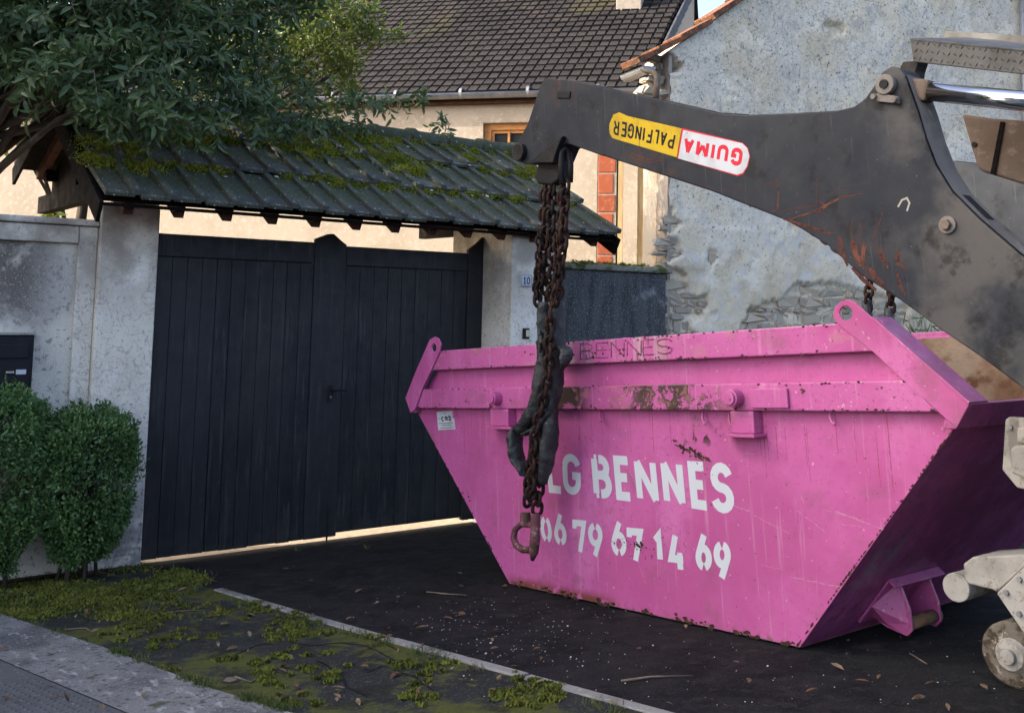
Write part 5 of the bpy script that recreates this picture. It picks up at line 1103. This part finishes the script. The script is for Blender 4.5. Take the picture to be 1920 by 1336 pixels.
chain([(1056, 345, CB + .01), (1052, 420, CB + .01), (1050, 490, CB + .01), (1046, 560, CB)], ch, lme, P1, .9)
chain([(1012, 430, CB - .06), (1010, 490, CB - .07), (1004, 545, CB - .07), (1008, 575, CB - .07)], ch, lme_s, .046, .2)
chain([(1042, 440, CB - .08), (1046, 500, CB - .09), (1044, 545, CB - .09), (1036, 572, CB - .09)], ch, lme_s, .046, .2)
# rubber sleeves, torn and wrinkled
def sleeve(name, pxs, rs, seed, flat=1.0):
    ctrl = [pt(*p) for p in pxs]; n = 46; path = []; rad = []
    tot = polylen(ctrl); acc = [0]
    for i in range(len(ctrl) - 1): acc.append(acc[-1] + np.linalg.norm(ctrl[i + 1] - ctrl[i]))
    for i in range(n):
        s = tot * i / (n - 1); p, t = along(ctrl, s - 1e-6 if i else 0); path.append(p); rad.append(float(np.interp(s, acc, rs)))
    for _ in range(3): path = [path[0]] + [(path[i - 1] + path[i] * 2 + path[i + 1]) / 4 for i in range(1, n - 1)] + [path[-1]]
    m = MB(); m.tube(path, rad, 18, flat=flat)
    m.v = [tuple(np.array(v) + unit(np.array(v) - path[min(i // 18, n - 1)] + 1e-6) * (.016 * nz((v[0] * 16 + seed, v[1] * 16, v[2] * 8)) + .012 * nz((v[0] * 34, v[1] * 34 + seed, v[2] * 26)) + .006 * nz((v[0] * 80, v[1] * 80, v[2] * 70)))) if i < n * 18 else v for i, v in enumerate(m.v)]
    return cp(name, m, m_rubber, smooth=True)
sleeve('sleeve', [(1024, 566, CB - .02), (1022, 620, CB - .02), (1020, 680, CB - .02), (1014, 735, CB - .03), (1000, 775, CB - .03), (978, 806, CB - .03)], [.050, .056, .054, .056, .066, .054], 1.0, .75)
sleeve('sleeve', [(1042, 566, CB), (1046, 640, CB), (1042, 700, CB), (1034, 760, CB - .01), (1032, 800, CB - .01), (1028, 845, CB - .01), (1016, 905, CB - .01)], [.050, .060, .054, .048, .054, .054, .040], 5.0, .75)
sleeve('sleeve', [(968, 800, CB - .04), (964, 830, CB - .05), (970, 862, CB - .05), (986, 888, CB - .04), (992, 900, CB - .04)], [.040, .062, .058, .034, .010], 9.0, .45)
sleeve('torn_flap', [(1052, 648, CB - .02), (1060, 662, CB - .03), (1058, 682, CB - .04), (1053, 692, CB - .04)], [.03, .04, .032, .012], 3.0, .6)
sleeve('torn_flap', [(1032, 770, CB - .05), (1018, 790, CB - .06), (1000, 806, CB - .06), (978, 814, CB - .06)], [.02, .034, .03, .012], 4.0, .5)
sleeve('torn_flap', [(1014, 610, CB - .05), (1018, 640, CB - .06), (1013, 665, CB - .06)], [.012, .026, .010], 6.0, .6)
chain([(1002, 805, CB - .03), (998, 860, CB - .03), (990, 905, CB - .03), (988, 960, CB - .03)], ch, lme, P1)
chain([(1012, 890, CB - .01), (1010, 930, CB - .01), (1006, 965, CB - .01)], ch, lme, P1, .5)
chain([(1032, 580, CB - .075), (1030, 640, CB - .085), (1028, 700, CB - .085), (1016, 760, CB - .085), (1004, 810, CB - .085), (1000, 870, CB - .075), (994, 950, CB - .06)], ch, lme, P1, .4)
chain([(1014, 800, CB - .02), (1006, 850, CB - .02), (1002, 900, CB - .02), (1000, 955, CB - .02)], ch, lme, P1, .9)
# clevis hook
hk = MB(); hk.tube([pt(985, 960, CB - .03), pt(986, 985, CB - .03)], [.03, .036], 12)
cp('clevis', hk, m_hook, bevel=.004)
cp('clevis', MB().tube([pt(1004, 962, CB - .02), pt(1004, 988, CB - .02)], [.028, .032], 12), m_hook)
cp('hook_ring', MB().tube([pt(x, y, CB - .03) for x, y in ((978, 982), (966, 992), (963, 1008), (968, 1022), (980, 1030), (994, 1030), (1004, 1022), (1008, 1006), (1004, 990), (994, 983))], [.018, .018, .020, .021, .021, .021, .020, .018, .018, .018], 10, closed=True), m_hook, smooth=True)
cp('hook_tip', MB().tube([pt(1004, 985, CB - .045), pt(1003, 1010, CB - .05), pt(1001, 1035, CB - .05), pt(998, 1050, CB - .05)], [.024, .032, .028, .010], 12), m_hook, smooth=True)
# far chain: hangs from the far arm to the far side of the skip
BF = FARB + TT / 2
ch2 = thing('lifting_chain', 'dark chain strands hooked behind the raised pink lug', 'chain', M=SM)
a0, h0 = L(1035, 330, CB); src = V3(a0, BF, h0)
for k, (px, py) in enumerate(((1626, 585), (1668, 600))):
    q = pt(px, py, BF - .02); pts = [src + V3(.02 * k, 0, 0), src * .45 + q * .55 - V3(0, 0, .10), q]
    # strand drops steeply at the end
    tpn = pt(px + 6, py - 75, BF - .02); pts = [src, tpn, q]
    n = int(polylen(pts) / P1)
    for i in range(n):
        p, t = along(pts, (i + .5) * P1); u = unit(np.cross(t, Yv) + .001); an = (math.pi / 2 if i % 2 else 0) + random.uniform(-.2, .2); w = np.cross(t, u); xx = u * math.cos(an) + w * math.sin(an)
        inst('chain_link', lme, ch2, frame(p, xx, np.cross(t, xx), t))
    part('sleeve', MB().tube([q + V3(0, 0, .08), q, q - V3(0, 0, .25)], [.03, .035, .03], 10), m_rubber, ch2, world=False, smooth=True)

# ================================================================== VEGETATION
def leaves_mesh(c, d, n, ln, wd, fold=.25):
    """c: centres (base), d: directions, n: rough normals"""
    d = d / (np.linalg.norm(d, axis=1)[:, None] + 1e-9); w = np.cross(d, n); w /= np.linalg.norm(w, axis=1)[:, None] + 1e-9; nn = np.cross(w, d)
    ln = ln[:, None]; wd = wd[:, None]
    base = c; tip = c + d * ln - nn * ln * .10; m1 = c + d * ln * .33; m2 = c + d * ln * .68 - nn * ln * .03
    l1 = m1 + w * wd * .46 + nn * wd * fold; r1 = m1 - w * wd * .46 + nn * wd * fold; l2 = m2 + w * wd * .40 + nn * wd * fold; r2 = m2 - w * wd * .40 + nn * wd * fold
    v = np.stack([base, l1, m1, r1, l2, m2, r2, tip], 1).reshape(-1, 3); k = len(c)
    f = np.array([(0, 1, 2), (0, 2, 3), (1, 4, 5), (1, 5, 2), (2, 5, 6), (2, 6, 3), (4, 7, 5), (5, 7, 6)])
    F_ = (f[None] + (np.arange(k) * 8)[:, None, None]).reshape(-1, 3)
    me = bpy.data.meshes.new('leaves'); me.vertices.add(len(v)); me.vertices.foreach_set('co', v.ravel()); me.loops.add(len(F_) * 3); me.loops.foreach_set('vertex_index', F_.ravel().astype(np.int32))
    me.polygons.add(len(F_)); me.polygons.foreach_set('loop_start', np.arange(0, len(F_) * 3, 3, dtype=np.int32)); me.update(calc_edges=True); return me
def link_leaves(name, me, mt, parent, kind=None):
    me.materials.append(mt); o = bpy.data.objects.new(name, me); COL.objects.link(o); o.parent = parent
    if parent in FR: o.matrix_local = FR[parent].inverted()
    if kind: o['kind'] = kind
    return o
def sprigs(blobs, per, nleaf, ln0, wr, droop, spread=.9, tw=.26):
    C, D, N_, LN = [], [], [], []; twigs = MB()
    for (cx, cy, cz_, r) in blobs:
        k = max(4, int(per * (r / .4) ** 2))
        for _ in range(k):
            v = rng.normal(size=3); v /= np.linalg.norm(v); rr = r * rng.uniform(.25, 1.0) ** .6
            p = V3(cx, cy, cz_) + v * rr * V3(1.15, 1, .85); d = unit(v * .8 + rng.normal(size=3) * .5 + V3(0, -.1, -droop))
            L_ = tw * rng.uniform(.6, 1.2); s = p - d * L_ * .5; e = p + d * L_ * .5
            sx = unit(np.cross(d, rng.normal(size=3))); sy = np.cross(d, sx)
            if rng.random() < .5: twigs.tube([s, e], [.004, .002], 4, cap=False)
            for q in range(nleaf):
                f = (q + .5) / nleaf; a = q * 2.4 + rng.uniform(-.3, .3); o_ = sx * math.cos(a) + sy * math.sin(a)
                C.append(s + d * L_ * f); D.append(unit(o_ * spread + d * (.35 + .5 * f) + V3(0, 0, -droop * .4))); N_.append(unit(d + Zv * .6 + rng.normal(size=3) * .3)); LN.append(ln0 * rng.uniform(.5, 1.3))
    LN = np.array(LN); return leaves_mesh(np.array(C), np.array(D), np.array(N_), LN, LN * wr), twigs
def pb3(px, py, y, r): p = PYp(px, py, y); return (p[0], p[1], p[2], r)
blobs = [pb3(*b) for b in ((20, 40, 8.1, .45), (70, 100, 7.9, .28), (140, 60, 7.9, .45), (250, 50, 7.8, .45), (360, 50, 7.9, .45), (460, 40, 8.1, .34), (560, 10, 8.3, .2), (110, 150, 7.5, .28), (190, 140, 7.4, .32), (280, 140, 7.4, .30),
         (370, 140, 7.6, .30), (440, 130, 7.9, .24), (520, 110, 8.2, .16), (300, 205, 7.2, .17), (215, 205, 7.25, .16), (370, 205, 7.35, .16), (440, 195, 7.7, .18), (520, 190, 8.0, .2), (590, 175, 8.3, .16), (640, 190, 8.5, .16), (600, 222, 8.4, .12), (690, 195, 8.8, .12), (735, 190, 9.0, .10), (790, 185, 9.1, .07),
         (345, 245, 7.15, .09), (300, 240, 7.15, .11), (250, 232, 7.2, .11), (205, 222, 7.2, .10), (400, 235, 7.3, .10), (470, 228, 7.5, .10), (560, 232, 8.1, .10), (540, 245, 8.2, .06), (640, 235, 8.7, .08), (830, 235, 9.2, .04), (675, 232, 8.8, .06),
         (100, -90, 8.2, .7), (300, -110, 8.2, .75), (480, -110, 8.5, .65), (-120, 20, 8.4, .7), (-60, -120, 8.8, .8), (200, -280, 8.8, .9), (420, -280, 9.2, .8), (620, -90, 9.2, .45), (0, -330, 9.2, .9), (250, -420, 9.6, .8), (330, -60, 10, .9), (150, 0, 10, .9), (-130, 160, 10.2, .7), (-60, 110, 10.8, .6), (-260, 60, 10.6, .9), (-190, 230, 9.8, .5), (500, -60, 10.2, .7))]
blobs += [(1.0, 9.9, 3.55, .42), (.4, 10.3, 3.95, .55), (.3, 9.6, 3.6, .45), (-.4, 10.6, 4.5, .7), (.9, 10.4, 4.3, .5)]  # unseen crown clumps added to shade the gable, like the far-left ones above
tr = thing('bay_tree', 'dark green bay tree leaning over the mossy gate roof', 'tree', (1.1, 9.1, gz(9.1)))
me, tg = sprigs(blobs, 62, 10, .105, .33, .30); print('bay leaves', len(me.polygons) / 8)
link_leaves('crown', me, m_leaf, tr, 'stuff'); part('twigs', tg, m_twig, tr, kind='stuff', fixn=False)
tb = V3(1.1, 9.1, gz(9.1)); fork = V3(1.25, 8.9, 2.7); t1 = V3(1.5, 8.7, 4.2)
part('trunk', MB().tube([tb - Zv * .05, tb + V3(.03, -.05, .7), tb + V3(.06, -.12, 1.7), fork, t1], [.17, .14, .125, .115, .08], 14), m_bark, tr, smooth=True)
for b in blobs:
    if b[3] < .2: continue
    e = V3(*b[:3]); st = fork + (t1 - fork) * random.random(); mid = st * .5 + e * .5 + Zv * .12
    part('limb', MB().tube([st, mid, e], [.035, .022, .008], 7), m_bark, tr, smooth=True)
blobs2 = [pb3(*b) for b in ((450, 60, 10.9, .3), (560, 90, 10.8, .3), (640, 90, 10.7, .25), (600, 20, 10.9, .3), (680, 20, 10.8, .22), (640, 130, 10.6, .18), (20, 200, 11.6, .45), (60, 165, 11.4, .25), (30, 260, 11.3, .2), (400, 120, 11.6, .5), (500, 90, 11.6, .5), (600, 60, 11.4, .45), (540, 160, 11.3, .35), (660, 40, 11.2, .3), (700, 70, 11.0, .2), (620, 140, 11.0, .25), (740, 62, 11.0, .08), (470, 200, 11.0, .25), (100, 398, 10.9, .12), (560, 30, 11.8, .4), (660, 160, 10.8, .12), (590, 205, 10.7, .14))]
t2 = thing('garden_tree', 'yellow green sunlit shrub tree behind the gate roof', 'tree', (2.6, 12.0, gz(12)))
me, tg = sprigs(blobs2, 44, 9, .12, .34, .1); link_leaves('crown', me, m_leaf2, t2, 'stuff'); part('twigs', tg, m_twig, t2, kind='stuff', fixn=False)
tb = V3(2.6, 12.0, gz(12)); part('trunk', MB().tube([tb - Zv * .05, tb + V3(.1, 0, 1.5), tb + V3(.2, -.2, 3.2)], [.11, .09, .05], 10), m_bark, t2, smooth=True)
for b in blobs2: e = V3(*b[:3]); part('limb', MB().tube([tb + V3(.15, -.1, 2.4), (tb + V3(.15, -.1, 2.4) + e) / 2 + Zv * .15, e], [.03, .02, .006], 6), m_bark, t2, smooth=True)
# clipped box shrubs
def shrub(label, cx, cy, rx, ry, z0, z1, n):
    g_ = gz(cy); o = thing('box_shrub', label, 'shrub', (cx, cy, g_)); C, D, N_ = [], [], []
    h = (z1 - z0) / 2; k = 0
    while k < n:
        v = rng.normal(size=3); v /= np.linalg.norm(v); q = np.sign(v) * np.abs(v) ** .62; q /= (np.sum(np.abs(q) ** 3.2)) ** (1 / 3.2)
        lump = 1 + .20 * nz((v[0] * 2.2 + cx * 3, v[1] * 2.2, v[2] * 2.2)) + .09 * nz((v[0] * 6, v[1] * 6 + cx * 5, v[2] * 6))
        rr = rng.uniform(.66, 1.0) ** .5 * lump if rng.random() < .85 else rng.uniform(.3, .9)
        low = 1 - .46 * max(0, -q[2]) ** 1.2
        gap = nz((v[0] * 5 + 3, v[1] * 5, v[2] * 5 + cx))
        if gap > .40 and rr > .85: continue
        C.append((cx + q[0] * rx * rr * low, cy + q[1] * ry * rr * low, (z0 + z1) / 2 + q[2] * h * rr)); D.append(v + rng.normal(size=3) * .8 + V3(0, 0, .25)); N_.append(v + rng.normal(size=3) * .5); k += 1
    # stray shoots
    for _ in range(150):
        v = rng.normal(size=3); v[2] = abs(v[2]); v /= np.linalg.norm(v); p = V3(cx, cy, (z0 + z1) / 2) + v * V3(rx, ry, h) * .98; d = unit(v + Zv * .4 + rng.normal(size=3) * .3)
        for q in range(9): C.append(p + d * .012 * q); D.append(d + rng.normal(size=3) * .8); N_.append(v)
    ln = rng.uniform(.020, .036, len(C)); link_leaves('foliage', leaves_mesh(np.array(C), np.array(D), np.array(N_), ln, ln * .55, .15), m_box, o, 'stuff')
    for k in range(9):
        a = random.uniform(0, 6.28); r_ = random.uniform(.2, .7); part('stem', MB().tube([(cx + .16 * math.cos(a), cy + .12 * math.sin(a), g_ - .02), (cx + rx * r_ * .5 * math.cos(a), cy + ry * r_ * .5 * math.sin(a), g_ + .4), (cx + rx * r_ * math.cos(a), cy + ry * r_ * math.sin(a), z1 - .25)], [.014, .010, .005], 6), m_bark, o, smooth=True)
CY = 7.66
c = PYp(160, 900, CY); zt_ = PYp(150, 768, CY)[2]
shrub('rounded box shrub with small leaves beside the pale gate pillar', float(c[0]), CY, .34, .26, .14, float(zt_), 26000)
c = PYp(-22, 880, CY); zt_ = PYp(10, 728, CY)[2]
shrub('taller box shrub growing up over the bottom of the mailbox', float(c[0]), CY + .0, .38, .26, .13, float(zt_), 22000)
# tall weeds between skip and gable wall
wu, wz = RU(1715, 600); wp = rc + rt * wu + rn_ * .35; g_ = gz(wp[1])
o = thing('weed_clump', 'tall pale green weeds growing against the gable wall', 'weeds', (wp[0], wp[1], g_)); C, D, N_, LN = [], [], [], []
tgm = MB()
for _ in range(150):
    b0 = V3(wp[0] + random.gauss(0, .22), wp[1] + random.gauss(0, .10), g_); hgt = random.uniform(1.2, wz - g_ + .14); lean = V3(random.gauss(0, .12), random.gauss(0, .08), 0); top = b0 + lean + Zv * hgt
    tgm.tube([b0, (b0 + top) / 2 + lean * .1, top], [.004, .003, .001], 4, cap=False)
    for q in range(16): f = random.uniform(.3, 1); C.append(b0 + (top - b0) * f); D.append(rng.normal(size=3) + V3(0, 0, .5)); N_.append(rng.normal(size=3)); LN.append(random.uniform(.08, .20))
LN = np.array(LN); link_leaves('blades', leaves_mesh(np.array(C), np.array(D), np.array(N_), LN, LN * .09), m_grass, o, 'stuff'); part('stalks', tgm, m_grass, o, kind='stuff', fixn=False)

# ================================================================== MOSS, GRASS, LITTER ON THE GROUND
def gp(px, py, dz=.005): p = G(px, py); p[2] = gz(p[1]) + dz; return p
mq, ms = [], []
for _ in range(1500):
    px, py = random.uniform(-30, 420), random.uniform(1060, 1160)
    if py > 1150 + .34 * px - 6 or px > 430 - (1140 - py) * .2: continue
    if nz((px * .012, py * .03, 0)) + .5 * nz((px * .05, py * .09, 3)) < -.02 + max(0, (px - 250) / 600): continue
    mq.append(gp(px, py)); ms.append(random.uniform(.02, .05))
for _ in range(2600):
    px, py = random.uniform(150, 1150), random.uniform(1130, 1336)
    p = gp(px, py)
    if not inside(p[:2], verge): continue
    if nz((p[0] * 3.0, p[1] * 3.0, 5)) + .6 * nz((p[0] * 11, p[1] * 11, 3)) < .17 or random.random() < .3: continue
    mq.append(p); ms.append(random.uniform(.005, .013))
o = part('ground_moss', tuft_mesh(mq, NW, [x * .7 for x in ms], 1.7, 46), m_gmoss, kind='stuff', fixn=False); setp(o, 'patchy yellow green moss over the verge', 'moss')
C, D, LN = [], [], []
def blades(p, n, s, l):
    for _ in range(n): q = p + V3(random.gauss(0, s), random.gauss(0, s), 0); C.append(q); D.append(V3(random.gauss(0, .6), random.gauss(0, .6), 1)); LN.append(l * random.uniform(.5, 1.3))
for _ in range(120):                             # along the gutter edge
    t = random.random(); a, b = (g0, g1) if t < .3 else ((g1, g2) if t < .7 else (g2, g3)); f = random.random(); p = a + (b - a) * f
    if nz((p[0] * 4, p[1] * 4, 8)) > -.1: p[2] = gz(p[1]) + .004; blades(p, 16, .018, .04)
for _ in range(110):                             # along the edging
    f = random.random(); p = k0 + (k2 - k0) * f - kn * .05 * (1 if kn[0] > 0 else -1) + V3(-random.random() * .12, 0, 0); p[2] = gz(p[1]) + .004
    if nz((p[0] * 5, p[1] * 5, 2)) > -.05: blades(p, 14, .022, .035)
for _ in range(60): blades(gp(random.uniform(0, 420), random.uniform(1068, 1150)), 9, .02, .04)
for (px, py, n) in ((295, 800, 0), (690, 1030, 14), (560, 1034, 10)): 
    if n: blades(gp(px, py), n, .01, .05)
LN = np.array(LN); me = leaves_mesh(np.array(C), np.array(D), rng.normal(size=(len(C), 3)), LN, LN * .10)
o = link_leaves('grass', me, m_grass, None, 'stuff'); setp(o, 'thin grass blades along the gutter and edging stones', 'grass')
# fallen leaves
C, D, N_, LN = [], [], [], []
for _ in range(420):
    if random.random() < .62: px, py = random.uniform(-20, 220), random.uniform(1045, 1085)
    elif random.random() < .75: px, py = random.uniform(0, 1000), random.uniform(1060, 1330)
    else: px, py = random.uniform(600, 1900), random.uniform(1150, 1330)
    p = gp(px, py, .022); C.append(p); D.append(V3(random.gauss(0, 1), random.gauss(0, 1), random.gauss(0, .12))); N_.append(NW + rng.normal(size=3) * .2); LN.append(random.uniform(.025, .075))
LN = np.array(LN); o = link_leaves('fallen_leaves', leaves_mesh(np.array(C), np.array(D), np.array(N_), LN, LN * .38, .1), m_litter, None, 'stuff'); setp(o, 'scattered brown fallen leaves on soil and verge', 'leaves')
cm = MB()
for _ in range(420):                             # pale crumbs on the asphalt
    if random.random() < .55: px, py = random.gauss(960, 110), random.gauss(1190, 38)
    else: px, py = random.uniform(420, 1900), random.uniform(1090, 1330)
    p = gp(px, py, .005)
    if not (p[0] > k0[0] + .0 and py > 1010): continue
    r_ = random.uniform(.0015, .0045) * (2.2 if random.random() < .06 else 1); k = 5; a0 = random.random() * 6
    cm.add([p + V3(math.cos(a0 + 6.283 * i / k), math.sin(a0 + 6.283 * i / k) * .8, 0) * r_ * random.uniform(.6, 1.2) for i in range(k)] + [p + NW * r_ * .7], [(i, (i + 1) % k, k) for i in range(k)])
o = part('gravel_crumbs', cm, m_chip, kind='stuff', fixn=False); setp(o, 'pale crumbs of mortar strewn on the asphalt', 'gravel')
for (pts, lab) in (([(300, 1152), (340, 1148), (385, 1146)], 'thin pale twig lying on the mossy verge'), ([(120, 1183), (160, 1180), (172, 1187)], 'bent forked twig beside the gutter'), ([(440, 1272), (470, 1282), (500, 1262)], 'curved twig beside the brown leaf on the verge'), ([(1165, 1280), (1220, 1272), (1300, 1270)], 'long dark twig on the asphalt near the edging'), ([(800, 1112), (840, 1116), (876, 1118)], 'faint straight twig on the asphalt before the gate'), ([(1705, 1228), (1738, 1248)], 'short pale straw on the asphalt by the bracket')):
    q = [gp(x, y, .010) for x, y in pts]; o = part('twig', MB().tube(q, [.005] + [.004] * (len(q) - 2) + [.002], 6), m_twig, smooth=True); setp(o, lab, 'twig', 'twigs on the ground')
# tar-sealed cracks in the verge
tc = MB()
for pts in ([(500, 1182), (560, 1180), (640, 1186), (700, 1200), (760, 1226)], [(545, 1205), (590, 1212), (640, 1206), (690, 1212), (740, 1240), (800, 1262)], [(440, 1230), (480, 1210), (520, 1208)], [(600, 1240), (640, 1262), (650, 1290), (700, 1310)], [(690, 1262), (720, 1250), (770, 1268), (820, 1300)]):
    q = [gp(x, y, .0055)[:2] for x, y in pts]; dens = []
    for i in range(len(q) - 1):
        for t in np.linspace(0, 1, 8)[:-1]: dens.append(q[i] + (q[i + 1] - q[i]) * t)
    for _ in range(2): dens = [dens[0]] + [(dens[i - 1] + dens[i] * 2 + dens[i + 1]) / 4 for i in range(1, len(dens) - 1)] + [dens[-1]]
    dens = [p + np.array([nz((p[0] * 9, p[1] * 9, 0)), nz((p[0] * 9, p[1] * 9, 7))]) * .015 for p in dens]
    stroke(tc, dens, .009, lambda x, y, w: (x, y, gz(y) + w), .0065)
o = part('tar_seams', tc, m_blackprint, kind='stuff', fixn=False); setp(o, 'dark curling tar seams across the verge', 'tar')
print('objects', len(bpy.data.objects))
